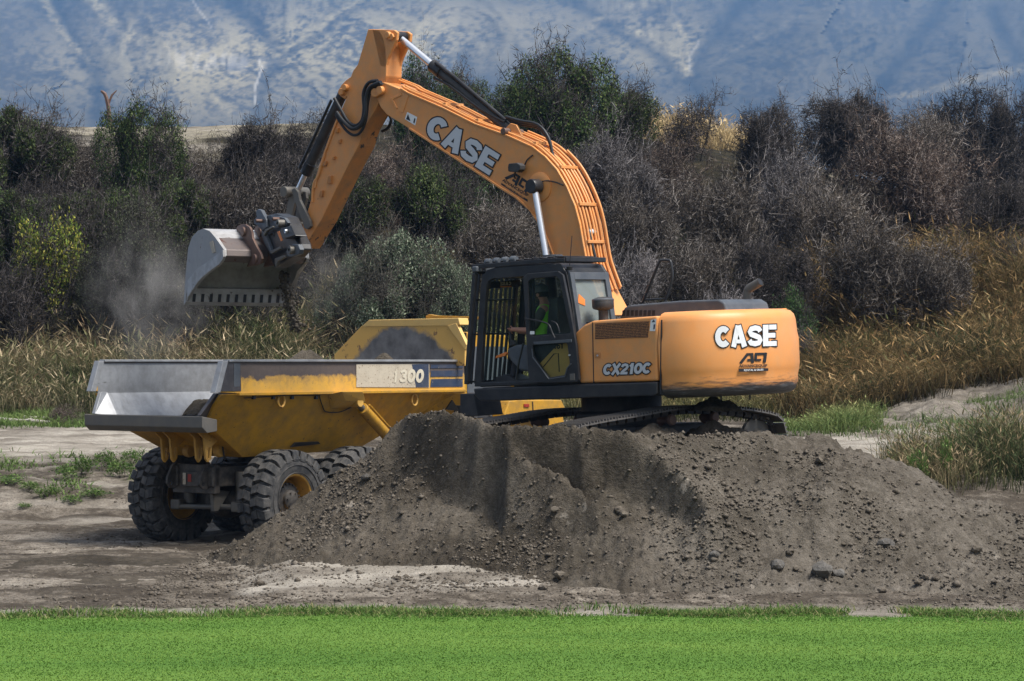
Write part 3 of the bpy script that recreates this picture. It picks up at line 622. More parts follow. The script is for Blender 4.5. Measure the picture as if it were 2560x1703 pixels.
def bank_grass(name, label, n, u0, u1, d0, d1, h0, h1, pal, tips, head=.35, lean=.35, w=.010, thr=None, seed=0, soft=3):
    u_ = rng.uniform(u0, u1, n); y_ = rng.uniform(d0, d1, n); x_ = (u_-1280)*y_/FOC
    edge = np.clip(np.minimum((y_-d0)/soft, (d1-y_)/soft), 0, 1)*np.clip(np.minimum((u_-u0)/120, (u1-u_)/120), 0, 1)
    nz = fbm(x_*.55, y_*.55, 4, 500+seed)
    k = rng.random(n) < np.clip(edge*1.6, 0, 1)*(sstep(thr, thr+.15, nz) if thr else 1); x_ = x_[k]; y_ = y_[k]; nz = nz[k]; n = len(x_)
    nz2 = fbm(x_*.8+40, y_*.8, 3, 520+seed); h = (h0+(h1-h0)*rng.random(n))*(.25+1.5*nz)*(.6+.8*fbm(x_*1.7, y_*1.7, 2, 540+seed))
    nz2 = np.clip(.5+(nz2-.5)*2.2, 0, 1); cols = pick(pal, n, nz2); tp = pick(tips, n, nz2)
    o = link(name, blades(name, x_, y_, gz(x_, y_)-.05, h, w*(.7+.6*rng.random(n)), lean, cols, tp, .5, M['blade'], head)); tag(o, label, 'grass', kind='stuff')
GOLD = [(.05, .07, .025), (.11, .12, .05), (.44, .35, .22), (.09, .105, .04), (.17, .16, .08), (.55, .44, .29), (.26, .18, .10)]; GRN = [(.018, .03, .010), (.032, .05, .016), (.055, .07, .026), (.10, .09, .045)]
bank_grass('tall_grass', 'tall dry seeding grass on the bank behind the dump truck', 66000, -500, 960, 64, 77, .5, 1.25, GRN, GOLD, .45, .45, .011, thr=.34, seed=1)
bank_grass('dry_grass', 'dry golden brown grass on the slope right of the excavator', 56000, 1930, 2900, 63.5, 80, .5, 1.2, [(.022, .028, .010), (.05, .045, .018), (.10, .07, .034)], [(.05, .06, .022), (.13, .10, .05), (.55, .37, .18), (.13, .115, .05), (.44, .27, .12), (.08, .085, .03)], .35, .6, .012, thr=.33, seed=2)
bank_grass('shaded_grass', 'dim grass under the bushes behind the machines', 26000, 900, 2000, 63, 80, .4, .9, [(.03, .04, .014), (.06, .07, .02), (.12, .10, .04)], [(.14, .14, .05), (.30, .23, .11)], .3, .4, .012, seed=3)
bank_grass('knoll_grass', 'seeding grass clump on the knoll at the right edge', 15000, 2180, 2900, 46.6, 52.5, .35, .85, [(.022, .04, .012), (.045, .07, .02), (.10, .10, .045)], [(.06, .085, .03), (.26, .19, .11), (.10, .115, .045), (.34, .25, .15)], .45, .3, .008, seed=4, soft=1.2)
bank_grass('verge_grass', 'short green grass at the foot of the left bank', 9000, -200, 330, 60.5, 66, .12, .35, [(.05, .10, .02), (.10, .18, .04)], [(.14, .22, .06), (.22, .26, .09)], 0, .5, .012, seed=5, soft=1.5)
bank_grass('path_grass', 'green grass beside the pale path behind the excavator', 9000, 1900, 2230, 57, 64, .15, .45, [(.05, .09, .02), (.10, .16, .04)], [(.14, .20, .06), (.25, .25, .10)], .1, .5, .010, seed=6, soft=1.5)
bank_grass('gravel_grass', 'sparse green tufts on the gravel rise at right', 14000, 2000, 2800, 56, 70, .08, .30, [(.06, .10, .03), (.10, .15, .04)], [(.14, .19, .06)]*2, 0, .6, .010, thr=.47, seed=7)
bank_grass('bank_weeds', 'low green ground weeds over the rough little bank at left', 9000, -250, 560, 45.5, 53.5, .05, .22, [(.06, .11, .025), (.12, .19, .05)], [(.16, .23, .07)]*2, 0, .8, .014, thr=.52, seed=8, soft=1)
bank_grass('crest_grass', 'golden grass lit on the crest between the right hand bushes', 6000, 1500, 2000, 104, 118, .6, 1.2, [(.3, .22, .10), (.45, .33, .16)], [(.60, .46, .25)]*2, .3, .4, .02, seed=9)
# ------------------------------------------------------------------ shrubs and trees
def nrm(a): return a/np.maximum(np.linalg.norm(a, axis=-1, keepdims=True), 1e-9)
def grow(seed, n0=13, ch=(7, 9, 8, 2), up=.45, spread=.9, droop=.0, len0=.62, ratios=(.62, .55, .5, .5), wig=.22, tall=False, base=.12):
    """stems (prisms) and twigs (spikes) of one shrub, roughly unit sized"""
    g = np.random.default_rng(seed)
    P0 = np.stack([g.normal(0, base, n0), g.normal(0, base, n0), np.zeros(n0)], -1)
    a = g.random(n0)*6.283; el = np.arctan(np.abs(g.normal(0, spread, n0))) if not tall else np.abs(g.normal(0, .3, n0))
    D0 = np.stack([np.sin(el)*np.cos(a), np.sin(el)*np.sin(a), np.cos(el)], -1); L0 = len0*(.75+.5*g.random(n0))
    stems = []; twigs = []; P_, D_, L_ = P0, D0, L0; ends = []
    rad = .016
    for lev in range(len(ch)+1):
        segs = [4, 3, 2, 1, 1][lev]; pts = [P_]; d = D_.copy()
        for k in range(segs):
            d = nrm(d+g.normal(0, wig, d.shape)+np.array([0, 0, up*.12-droop*(.3+.5*lev)*(k+1)*.25])); pts.append(pts[-1]+d*(L_/segs)[:, None])
        pts = np.stack(pts, 1)                                         # n, segs+1, 3
        r0 = rad*(.45**lev)*(.7+.6*g.random(len(P_)))
        if lev < 2:
            for k in range(segs): stems.append((pts[:, k], pts[:, k+1], r0*(1-.2*k), r0*(1-.2*(k+1))))
        else:
            for k in range(segs): twigs.append((pts[:, k], pts[:, k+1], np.maximum(r0*1.5*(1-.35*k), .0034)))
        if lev == len(ch): ends = pts[:, -1]; break
        c = ch[lev]; par = np.repeat(np.arange(len(P_)), c); t_ = .25+.78*g.random(len(par))**.8; t_ = np.minimum(t_, .999)*segs; i = t_.astype(int); f_ = (t_-i)[:, None]
        newP = pts[par, i]*(1-f_)+pts[par, i+1]*f_; pd = nrm(pts[par, i+1]-pts[par, i])
        D_ = nrm(pd*(.75 if lev < 1 else .45)+nrm(g.normal(0, 1, pd.shape))*.95+np.array([0, 0, up*(.35 if lev < 1 else .12)])); L_ = L_[par]*ratios[lev]*(.6+.8*g.random(len(par))); P_ = newP
    return stems, twigs, ends, g
def ring3(a, b, r):
    d = nrm(b-a); ref = np.where(np.abs(d[:, 2:3]) < .9, np.array([[0, 0, 1.]]), np.array([[1., 0, 0]])); u = nrm(np.cross(d, ref)); w = np.cross(d, u)
    return [a+(u*math.cos(k)+w*math.sin(k))*r[:, None] for k in (0, 2.094, 4.189)]
def stem_arrays(stems):
    V = []; F = []; b = 0
    for a, c, ra, rb in stems:
        A = ring3(a, c, ra); B = [q+(c-a)+(q-a)*(rb/ra-1)[:, None] for q in A]; n = len(a)
        V.append(np.stack(A+B, 1).reshape(-1, 3)); o = (np.arange(n)*6)[:, None]+b
        for k in range(3): F += [o+np.array([[k, (k+1) % 3, 3+(k+1) % 3]]), o+np.array([[k, 3+(k+1) % 3, 3+k]])]
        b += n*6
    return np.concatenate(V), np.concatenate(F)
def twig_arrays(twigs):
    V = []; F = []; b = 0
    for a, c, r in twigs:
        A = ring3(a, c, r); n = len(a); V.append(np.stack(A+[c], 1).reshape(-1, 3)); o = (np.arange(n)*4)[:, None]+b
        for k in range(3): F.append(o+np.array([[k, (k+1) % 3, 3]]))
        b += n*4
    return np.concatenate(V), np.concatenate(F)
def leaf_arrays(ends, g, per, size, spread, aspect=.5):
    c = np.repeat(ends, per, 0)+g.normal(0, spread, (len(ends)*per, 3)); n = len(c); d = nrm(g.normal(0, 1, (n, 3))+np.array([0, 0, .3])); q = nrm(np.cross(d, g.normal(0, 1, (n, 3)))); s = size*(.6+.8*g.random(n))[:, None]
    V = np.stack([c, c+d*s*.5+q*s*aspect*.5, c+d*s, c+d*s*.5-q*s*aspect*.5], 1).reshape(-1, 3); o = (np.arange(n)*4)[:, None]
    return V, np.concatenate([o+np.array([[0, 1, 2]]), o+np.array([[0, 2, 3]])]), n
M['twig'] = attrmat('grey twigs', .85, objvar=.5); M['stem'] = attrmat('bark', .9, objvar=.4); M['leaf'] = attrmat('leaves', .6, trans=.18, objvar=.35)
def tint(V, per, pal, g, zdark=False):
    n = len(V)//per; pal = np.array(pal); c = pal[g.integers(0, len(pal), n)]*(.75+.5*g.random((n, 1))); return np.repeat(c, per, 0)
PROTO = {}
def lobes(g, n, flat=.62):
    """clump centres spread through a dome, unit radius, unit height"""
    out = []
    for k in range(n):
        a_ = g.random()*6.283; r = .70*math.sqrt(g.random()); zc = (.30+.45*g.random())*math.sqrt(max(.05, 1-r*r*.9)); s = .14+.30*g.random()**1.6
        out.append((r*math.cos(a_), r*math.sin(a_), zc, s, s*flat*(.9+.3*g.random())))
    return np.array(out)
def lobe_points(g, L_, n, shell=.55):
    k = g.integers(0, len(L_), n); d = nrm(g.normal(0, 1, (n, 3))+np.array([0, 0, .25])); r = (shell+(1-shell)*g.random(n)**.6)[:, None]*(.82+.30*g.random((n, 1)))
    p = L_[k, :3]+d*r*np.stack([L_[k, 3], L_[k, 3], L_[k, 4]], -1); p[:, 2] = np.maximum(p[:, 2], .02); return p, d
def proto(key, seed, twigpal, leafpal=None, per=2, leaf=.03, lspread=.03, aspect=.5, nl=17, ntw=4300, lt=.15, rt=.0044, nleaf=0, zsq=.6, **kw):
    st, tw, ends, g = grow(seed, **kw)
    sv, sf = stem_arrays(st); tv, tf = twig_arrays(tw)
    allp = np.concatenate([sv, tv]); sx = np.percentile(np.abs(allp[:, :2]), 97.5); zt = np.percentile(allp[:, 2], 99.6); sc = np.array([1/sx, 1/sx, 1/zt])*.92
    L_ = lobes(g, nl); p, d = lobe_points(g, L_, ntw); dr = nrm(d*.7+g.normal(0, .75, d.shape)); ln = lt*(.5+g.random(ntw))[:, None]
    mid = p+dr*ln*.55; end = mid+nrm(dr+g.normal(0, .6, d.shape))*ln*.6; rr = rt*(.7+.6*g.random(ntw))
    side = [(p, mid, rr), (mid, end, rr*.75)]
    ns = 70; ps, ds = lobe_points(g, L_, ns, .8); ds = nrm(ds+np.array([0, 0, .5])); ls = (.14+.16*g.random(ns))[:, None]; es = ps+ds*ls; side += [(ps, es, np.full(ns, .0055))]
    for f_ in (.25, .45, .65, .85): q2 = ps+(es-ps)*f_; side.append((q2, q2+nrm(ds*.5+g.normal(0, .8, ds.shape))*ls*.45, np.full(ns, .0035)))
    for f_ in (.35, .8): q_ = p+(mid-p)*f_; side.append((q_, q_+nrm(dr*.4+g.normal(0, 1, d.shape))*ln*.42, rr*.6))
    Q = np.array([1, 1, zsq]); side = [(q_, q_+(r_-q_)*Q, s_) if False else (q_, q_+(r_-q_)*Q, s_) for q_, r_, s_ in side]; side[1] = (side[0][1], side[0][1]+(end-mid)*Q, rr*.75)
    tv2, tf2 = twig_arrays(side); ntv = len(tv)
    TV = np.concatenate([tv*sc, tv2]); TF = np.concatenate([tf, tf2+ntv])
    out = [('stems', mesh_np(key+'_stems', sv*sc, sf, M['stem'], True, tint(sv, 6, [(.035, .03, .026), (.055, .047, .04)], g))),
           ('twigs', mesh_np(key+'_twigs', TV, TF, M['twig'], True, tint(TV, 4, twigpal, g)))]
    if leafpal:
        p, d = lobe_points(g, L_, nleaf or len(ends)*per//2, .62); lv, lf, n = leaf_arrays(p, g, 2, leaf, lspread, aspect); l4 = lv.reshape(-1, 4, 3); l4[:, 1:, 2] = l4[:, :1, 2]+(l4[:, 1:, 2]-l4[:, :1, 2])*zsq; lv = l4.reshape(-1, 3)
        out.append(('foliage', mesh_np(key+'_foliage', lv, lf, M['leaf'], False, tint(lv, 4, leafpal, g))))
    PROTO[key] = out
GREY = [(.06, .05, .042), (.030, .025, .021), (.15, .13, .115), (.022, .018, .015), (.31, .28, .255), (.065, .054, .040), (.10, .08, .06)]
DARK = [(.028, .024, .022), (.016, .014, .012), (.05, .043, .040), (.13, .115, .112), (.035, .03, .022)]
BRWN = [(.075, .052, .040), (.036, .025, .020), (.17, .125, .10), (.026, .019, .015), (.28, .235, .205)]
PALE = [(.17, .155, .155), (.07, .062, .06), (.30, .28, .28), (.035, .03, .027)]
proto('grey0', 11, GREY, n0=14, ch=(6, 8, 6, 1)); proto('grey1', 12, GREY, n0=14, ch=(6, 8, 6, 1), droop=.5, up=.2)
proto('dark0', 13, DARK, ntw=6500, n0=14, ch=(6, 8, 6, 1), spread=.7); proto('dark1', 14, DARK, ntw=6500, n0=12, ch=(6, 8, 6, 1), spread=.8, wig=.3)
proto('brwn0', 15, BRWN, lt=.15, n0=16, ch=(6, 8, 7, 1), droop=.55, up=.15); proto('pale0', 16, PALE, lt=.17, ntw=3000, n0=15, ch=(6, 8, 7, 1), droop=.4, up=.2, wig=.3)
proto('spiky', 17, DARK, ntw=700, lt=.16, rt=.006, n0=9, ch=(6, 6, 6, 2), spread=.5, wig=.15)
proto('thorn', 18, DARK, [(.045, .07, .022), (.07, .105, .03), (.11, .135, .045), (.025, .034, .014)], nleaf=19000, ntw=2200, leaf=.040, lspread=.016, n0=13, ch=(6, 7, 6, 2), wig=.28)
proto('olive', 19, DARK, [(.085, .098, .06), (.13, .145, .09), (.19, .20, .135), (.045, .05, .028)], nleaf=16000, nl=16, ntw=2500, leaf=.022, lspread=.012, n0=20, ch=(6, 7, 5, 1), spread=1.1)
proto('sage', 20, [(.06, .055, .045), (.09, .085, .07)], [(.10, .14, .085), (.16, .205, .13), (.24, .285, .195), (.045, .07, .036), (.36, .39, .29)], nleaf=15000, nl=20, ntw=1200, leaf=.034, lspread=.012, aspect=.55, n0=20, ch=(6, 7, 5, 1), spread=1.1, wig=.2)
proto('lime', 21, DARK, [(.18, .26, .04), (.25, .34, .055), (.38, .38, .065), (.10, .15, .03), (.44, .40, .09)], zsq=.38, nleaf=4200, ntw=1200, leaf=.06, lspread=.03, aspect=.6, n0=12, ch=(6, 7, 5, 1))
proto('green', 22, DARK, [(.03, .075, .02), (.05, .11, .03), (.08, .14, .04), (.025, .05, .015)], nleaf=4000, ntw=1500, leaf=.06, lspread=.03, aspect=.45, n0=12, ch=(6, 7, 5, 1))
proto('rusty', 23, BRWN, [(.20, .10, .045), (.27, .15, .07), (.14, .07, .03)], nleaf=4000, ntw=2000, leaf=.05, lspread=.02, n0=12, ch=(6, 7, 5, 1))
proto('tree', 24, DARK, [(.035, .07, .02), (.06, .105, .03), (.10, .15, .045), (.14, .17, .055), (.02, .035, .012)], nleaf=22000, ntw=3000, nl=14, lt=.14, leaf=.032, lspread=.015, n0=9, ch=(7, 8, 7, 2), spread=.75, wig=.25, base=.05)
proto('weed', 25, [(.10, .14, .04)], [(.05, .11, .02), (.09, .16, .035), (.14, .21, .055)], nleaf=160, ntw=60, rt=.012, leaf=.22, lspread=.05, n0=6, ch=(4, 4, 2), spread=.35, len0=.9, aspect=.35)
GROUPS = {'grey': 'bare thorn bushes on the bank', 'dark': 'bare thorn bushes on the bank', 'brwn': 'bare thorn bushes on the bank', 'pale': 'bare thorn bushes on the bank', 'spik': 'bare thorn bushes on the bank'}
def bush(key, px, top, bot, hw, label, cat='bush', D=None, rot=None, sink=.25):
    if key not in ('lime', 'sage', 'olive', 'green', 'tree'): bot = min(bot, top+2.3*hw)
    D = D or ground_D(px, bot); x = (px-1280)*D/FOC; z = float(gz(np.array([x]), np.array([D]), False)[0])-sink
    h = (CH+(HZ-top)*D/FOC)-z; w = hw*D/FOC
    e = empty({'weed': 'weed_plant', 'tree': 'tree'}.get(key, 'thorn_bush' if key[:4] in GROUPS or key == 'thorn' else 'leafy_bush'), Matrix.Translation((x, D, z)) @ Matrix.Rotation(random.random()*6.28 if rot is None else rot, 4, 'Z') @ Matrix.Rotation(random.uniform(-.16, .16) if key != 'weed' else 0, 4, 'X') @ Matrix.Diagonal((w, w*random.uniform(.85, 1.1), h, 1)), label, cat, GROUPS.get(key[:4], 'weeds on the rough bank' if key == 'weed' else 'leafy bushes and trees on the bank'))
    for nme, me in PROTO[key]:
        o = link(nme if not (key == 'tree' and nme == 'stems') else 'trunk', me, e)
        if nme != 'stems': o['kind'] = 'stuff'
    return e
BUSHES = [
 # skyline, left to right
 ('thorn', 20, 205, 560, 150, 'dark bush filling the upper left corner edge of the bank'),
 ('thorn', 95, 275, 600, 110, 'dark green bush right of the upper left corner bush'),
 ('grey0', 215, 315, 620, 95, 'low purplish bare bush left of the green skyline tree'),
 ('tree', 365, 215, 600, 125, 'small dark green tree standing on the skyline at left'),
 ('grey1', 500, 330, 620, 100, 'grey bare bush between the green skyline tree and the tall bare bush'),
 ('dark1', 655, 238, 590, 150, 'tall bare skyline bush left of the excavator arm'),
 ('spiky', 815, 250, 520, 75, 'thin wiry bush just left of the bucket cylinder'),
 ('green', 1045, 105, 420, 85, 'yellow green leafy tree top behind the arm cylinder rod'),
 ('tree', 1150, 150, 440, 100, 'dark green tree behind the arm cylinder barrel'),
 ('tree', 1400, 82, 480, 165, 'tallest green tree on the skyline above the boom'),
 ('thorn', 1530, 165, 480, 120, 'dark green bush leaning off the right of the tallest tree'),
 ('thorn', 1290, 175, 480, 90, 'dark green bush at the left foot of the tallest tree'),
 ('lime', 1305, 235, 420, 75, 'bright yellow green bush just behind the boom cylinder lug'),
 ('spiky', 1720, 215, 500, 85, 'upright bare twigs on the skyline right of the tallest tree'),
 ('dark0', 1925, 235, 520, 112, 'round dark bare bush, left one of the skyline pair at right'),
 ('dark1', 2125, 178, 560, 130, 'round dark bare bush, taller one of the skyline pair at right'),
 ('grey0', 2300, 245, 620, 110, 'bare bush between the skyline pair and the right edge tree'),
 ('dark0', 2440, 185, 660, 120, 'black bare tree at the right edge, left half'),
 ('dark1', 2555, 165, 680, 130, 'black bare tree cut by the right edge of the picture'),
 # middle rows
 ('thorn', 30, 420, 760, 130, 'dark twiggy bush above the yellow green bush at left'),
 ('thorn', 190, 430, 720, 110, 'dark green twiggy bush above the rounded olive bush, on its left'),
 ('thorn', 330, 420, 700, 120, 'dark green twiggy bush below the green skyline tree'),
 ('thorn', 470, 400, 760, 120, 'dark green twiggy bush above the rounded olive bush, on its right'),
 ('grey1', 590, 380, 760, 125, 'grey twiggy bush directly above the bucket'),
 ('dark0', 720, 360, 740, 120, 'dark twiggy bush behind the bucket cylinder'),
 ('thorn', 870, 380, 760, 120, 'dark twiggy bush directly behind the excavator arm'),
 ('brwn0', 960, 330, 720, 110, 'brown shaded bush in the angle between arm and boom'),
 ('thorn', 1080, 350, 760, 130, 'dark shaded bush under the middle of the boom'),
 ('green', 1165, 425, 620, 75, 'glossy dark green bush under the white lettering of the boom'),
 ('grey0', 1260, 470, 780, 115, 'grey twiggy bush under the boom just above the cab'),
 ('thorn', 1200, 300, 640, 110, 'dark bush hidden behind the upper boom'),
 ('dark0', 1370, 330, 700, 120, 'dark bush behind the bend of the boom'),
 ('lime', 1200, 535, 640, 45, 'small yellow green sprig above the sage bush'),
 ('rusty', 1490, 395, 560, 60, 'rust brown dead bush right of the boom bend'),
 ('pale0', 1560, 285, 640, 130, 'pale grey tangled bush right of the boom, uppermost'),
 ('brwn0', 1700, 310, 640, 110, 'brownish bare bush left of the round skyline pair'),
 ('grey1', 1600, 440, 760, 120, 'grey tangled bush above the handrail'),
 ('grey0', 1790, 400, 720, 120, 'grey bush in the middle of the right hand thicket'),
 ('pale0', 1960, 330, 700, 130, 'pale grey bush below the round skyline pair'),
 ('grey1', 2090, 400, 800, 125, 'grey bush in front of the taller skyline pair bush'),
 ('brwn0', 2240, 265, 780, 150, 'large brown drooping bush in the right thicket, left one'),
 ('brwn0', 2360, 330, 800, 130, 'large brown drooping bush in the right thicket, right one'),
 ('grey0', 2200, 520, 860, 130, 'grey drooping bush low on the right slope'),
 ('grey1', 2330, 560, 880, 110, 'grey brown bush hanging over the dry grass at right'),
 ('dark0', 2500, 420, 780, 110, 'dark low branches below the right edge tree'),
 ('grey1', 2545, 560, 830, 70, 'grey twig clump low at the right edge'),
 # lower row
 ('dark0', 40, 640, 900, 110, 'dark bush below the yellow green bush at the left edge'),
 ('lime', 125, 455, 860, 100, 'yellow green leafy bush at the left edge'),
 ('olive', 365, 455, 890, 140, 'large rounded olive bush left of the bucket'),
 ('olive', 470, 560, 900, 95, 'smaller olive bush hugging the large one beside the bucket'),
 ('olive', 240, 600, 880, 90, 'shaded olive bush left of the large rounded one'),
 ('olive', 590, 560, 860, 110, 'dark bush behind the bucket'),
 ('dark0', 740, 560, 860, 100, 'dark bush behind the arm tip'),
 ('sage', 985, 528, 880, 165, 'big grey green leafy bush between the arm and the cab'),
 ('sage', 850, 590, 880, 80, 'grey green bush at the left of the big one, by the arm tip'),
 ('sage', 1120, 610, 890, 95, 'grey green bush just left of the cab roof'),
 ('pale0', 1560, 580, 880, 110, 'pale tangle of bare stems right of the cab'),
 ('grey0', 1720, 560, 880, 110, 'grey bare bush above the engine hood'),
 ('dark1', 1900, 545, 860, 130, 'dark grey bush behind the exhaust pipe'),
 ('pale0', 1800, 690, 900, 100, 'pale dead twigs just behind the exhaust pipe'),
 ('green', 2000, 690, 900, 60, 'fresh green bush right of the exhaust pipe'),
 ('green', 1680, 540, 700, 45, 'small green vine patch above the handrail'),
 ('dark0', 1400, 560, 880, 110, 'dark bush behind the cab roof'),
 ('pale0', 2010, 800, 960, 50, 'pale dead twigs beside the counterweight corner'),
 ('brwn0', 170, 1005, 1062, 62, 'low reddish brown dead brush at the foot of the left bank'),
]
for b_ in BUSHES: bush(*b_)
wk = 0
for px, top, bot, hw, lab in [(30, 1150, 1225, 38, 'weed at the left edge of the rough bank'), (75, 1170, 1240, 28, 'second weed from the left edge of the rough bank'), (165, 1120, 1200, 30, 'tall weed in the middle of the rough bank, upper left'),
    (205, 1085, 1190, 34, 'tallest weed on the rough bank left of the tyre'), (235, 1190, 1255, 36, 'broad weed low on the rough bank, left of the tyre'), (265, 1080, 1170, 30, 'weed on top of the rough bank below the dump chute'),
    (300, 1110, 1190, 34, 'bushy weed nearest the rear left tyre'), (120, 1185, 1250, 30, 'low weed below the pale clay lumps'), (60, 1245, 1270, 20, 'small weed at the foot of the rough bank'), (180, 1215, 1262, 26, 'weed at the foot of the rough bank, centre'),
    (330, 1095, 1150, 26, 'weed half hidden behind the rear left tyre')]:
    bush('weed', px, bot-(bot-top)*.6, bot, hw*1.35, lab, 'weed', D=float(np.interp(bot, [1150, 1180, 1200, 1240, 1270], [51, 49.8, 49, 47.3, 46])), sink=.03)
for px, top, bot, hw, lab in [(2295, 1110, 1165, 34, 'broad leaved green weed at the knoll foot'), (2365, 1075, 1180, 24, 'upright dark green weed on the knoll foot')]:
    bush('weed', px, top, bot, hw, lab, 'weed', D=47.5, sink=.03)
M['deadwood'] = simple('bleached wood', (.33, .30, .27), .9, 0, .2)
# bare stick and fallen branches
st = MB().tube([P(276, 320, 99), P(270, 262, 99), P(262, 235, 99), P(252, 228, 99)], [.10, .09, .08, .04], 6, smooth_pts=2).tube([P(270, 262, 99), P(280, 238, 99), P(292, 226, 99)], [.06, .05, .02], 6)
tag(st.build('dead_branch', M['rust']), 'broken bare stick rising left of the green skyline tree', 'branch')
def fallen(pts, D, r, lab):
    q = [P(x, y, D) for x, y in pts]
    for v_ in q: v_.z = float(gz(v_.x, v_.y, False))+.06+random.random()*.08+max(0, (1050-0)*0)
    o = MB().tube(q, [r*(1-.7*i/(len(q)-1)) for i in range(len(q))], 6, smooth_pts=3).build('fallen_branch', M['deadwood'], smooth=60); tag(o, lab, 'branch')

fallen([(-20, 1036), (30, 1034), (60, 1026), (82, 1016)], 62.5, .10, 'bleached fallen branch at the left edge, lower one'); fallen([(60, 1030), (95, 1022), (130, 1010)], 63.4, .08, 'bleached fallen branch by the reddish brush, upper one')
fallen([(70, 1046), (110, 1038), (125, 1034)], 61.8, .07, 'short bleached branch lying nearest the left track')
# ------------------------------------------------------------------ lettering
def arc(cx, cy, rx, ry, a0, a1, n=14): return [(cx+rx*math.cos(R(a0+(a1-a0)*i/n)), cy+ry*math.sin(R(a0+(a1-a0)*i/n))) for i in range(n+1)]
GL = {
 'C': (.84, [(arc(.43, .5, .29, .36, 42, 318, 18), .28)]),
 'A': (.86, [([(.13, 0), (.38, 1)], .25), ([(.40, 1), (.72, 0)], .27), ([(.25, .26), (.62, .26)], .18)]),
 'S': (.82, [([(.70, .70), (.62, .83), (.43, .87), (.22, .82), (.15, .69), (.22, .57), (.43, .50), (.63, .42), (.70, .30), (.62, .17), (.42, .13), (.20, .17), (.12, .30)], .25)]),
 'E': (.78, [([(.16, 0), (.16, 1)], .28), ([(.16, .885), (.74, .885)], .23), ([(.16, .5), (.68, .5)], .22), ([(.16, .115), (.74, .115)], .23)]),
 'X': (.86, [([(.10, 0), (.74, 1)], .26), ([(.10, 1), (.74, 0)], .26)]),
 '2': (.82, [([(.14, .66), (.20, .81), (.40, .87), (.60, .81), (.66, .67), (.58, .52), (.34, .34), (.16, .15)], .25), ([(.06, .115), (.74, .115)], .23)]),
 '1': (.55, [([(.32, 0), (.32, 1)], .27), ([(.32, .86), (.08, .72)], .2)]),
 '0': (.84, [(arc(.42, .5, .28, .37, 0, 360, 22), .27)]),
 '3': (.80, [([(.13, .72), (.22, .84), (.42, .87), (.60, .80), (.62, .66), (.52, .54), (.36, .51)], .22), ([(.36, .50), (.56, .46), (.66, .32), (.60, .17), (.40, .12), (.20, .16), (.11, .30)], .22)]),
 '6': (.82, [(arc(.42, .32, .27, .21, 0, 360, 18), .22), ([(.66, .80), (.50, .89), (.32, .84), (.18, .62), (.15, .35)], .22)]),
 'M': (1.0, [([(.14, 0), (.14, 1)], .24), ([(.86, 0), (.86, 1)], .24), ([(.20, .95), (.5, .3)], .2), ([(.80, .95), (.5, .3)], .2)]),
 'Q': (2.25, [([(.05, 0), (.62, .9)], .24), ([(.50, .88), (1.06, .88)], .22), ([(.96, .95), (1.06, 0)], .24), ([(.60, .30), (1.0, .30)], .2), ([(1.30, .99), (1.30, .22)], .2), ([(1.24, .88), (2.16, .88)], .22), ([(2.10, .95), (2.02, 0)], .24), ([(1.30, .28), (1.75, .28)], .2)]),
}
def strokes(text, grow_=0.0, gap=0.0):
    """-> list of quads strips [(list of left pts, list of right pts)], total width"""
    x0 = 0; out = []
    for ch_ in text:
        if ch_ == ' ': x0 += .4; continue
        w, paths = GL[ch_]
        for pth, sw in paths:
            p = [Vector((x+x0, y)) for x, y in pth]; closed = (p[0]-p[-1]).length < 1e-3; h = sw/2+grow_; Lf, Rt = [], []
            for i in range(len(p)):
                if closed: a = p[i-1 if i > 0 else -2]; c = p[i+1 if i < len(p)-1 else 1]
                else: a = p[max(i-1, 0)]; c = p[min(i+1, len(p)-1)]
                d = (c-a).normalized(); n_ = Vector((-d.y, d.x)); q = p[i].copy()
                if not closed and i == 0: q -= d*grow_
                if not closed and i == len(p)-1: q += d*grow_
                Lf.append(q+n_*h); Rt.append(q-n_*h)
            out.append((Lf, Rt))
        x0 += w+gap
    return out, x0-gap
def letters(name, text, mat, parent, O, A, B, surf, off, grow_=0.0, gap=0.0):
    """O, A, B: pixels of the baseline start, baseline end and top of the first letter; surf(px, py, off) -> local point"""
    st, W_ = strokes(text, grow_, gap); mb = MB(); O = Vector(O); ex = (Vector(A)-O)/W_; ey = Vector(B)-O
    for k, (Lf, Rt) in enumerate(st):
        V = [surf(*(O+ex*q.x+ey*q.y), off+.0007*k) for q in Lf+Rt]; n = len(Lf)
        mb.add(V, [(i, i+1, n+i+1, n+i) for i in range(n-1)])
    me = bpy.data.meshes.new(name); me.from_pydata(mb.v, [], mb.f); me.materials.append(mat); return link(name, me, parent)
def quad_px(name, mat, parent, pts, surf, off):
    me = bpy.data.meshes.new(name); me.from_pydata([tuple(surf(x, y, off)) for x, y in pts], [], [tuple(range(len(pts)))]); me.materials.append(mat); return link(name, me, parent)
def font_px(name, body, mat, parent, O, A, B, surf, off, bold=.02):
    cu = bpy.data.curves.new('t', 'FONT'); cu.body = body; cu.size = 1; cu.offset = bold; cu.resolution_u = 2
    ob = bpy.data.objects.new('t', cu); COL.objects.link(ob); dg = bpy.context.evaluated_depsgraph_get(); me = bpy.data.meshes.new_from_object(ob.evaluated_get(dg)); bpy.data.objects.remove(ob); bpy.data.curves.remove(cu)
    xs_ = [v.co.x for v in me.vertices]; ys_2 = [v.co.y for v in me.vertices]; x0, x1, y0, y1 = min(xs_), max(xs_), min(ys_2), max(ys_2); O = Vector(O); ex = Vector(A)-O; ey = Vector(B)-O
    for v in me.vertices: v.co = surf(*(O+ex*((v.co.x-x0)/(x1-x0))+ey*((v.co.y-y0)/(y1-y0))), off)
    me.name = name; me.materials.clear(); me.materials.append(mat); return link(name, me, parent)
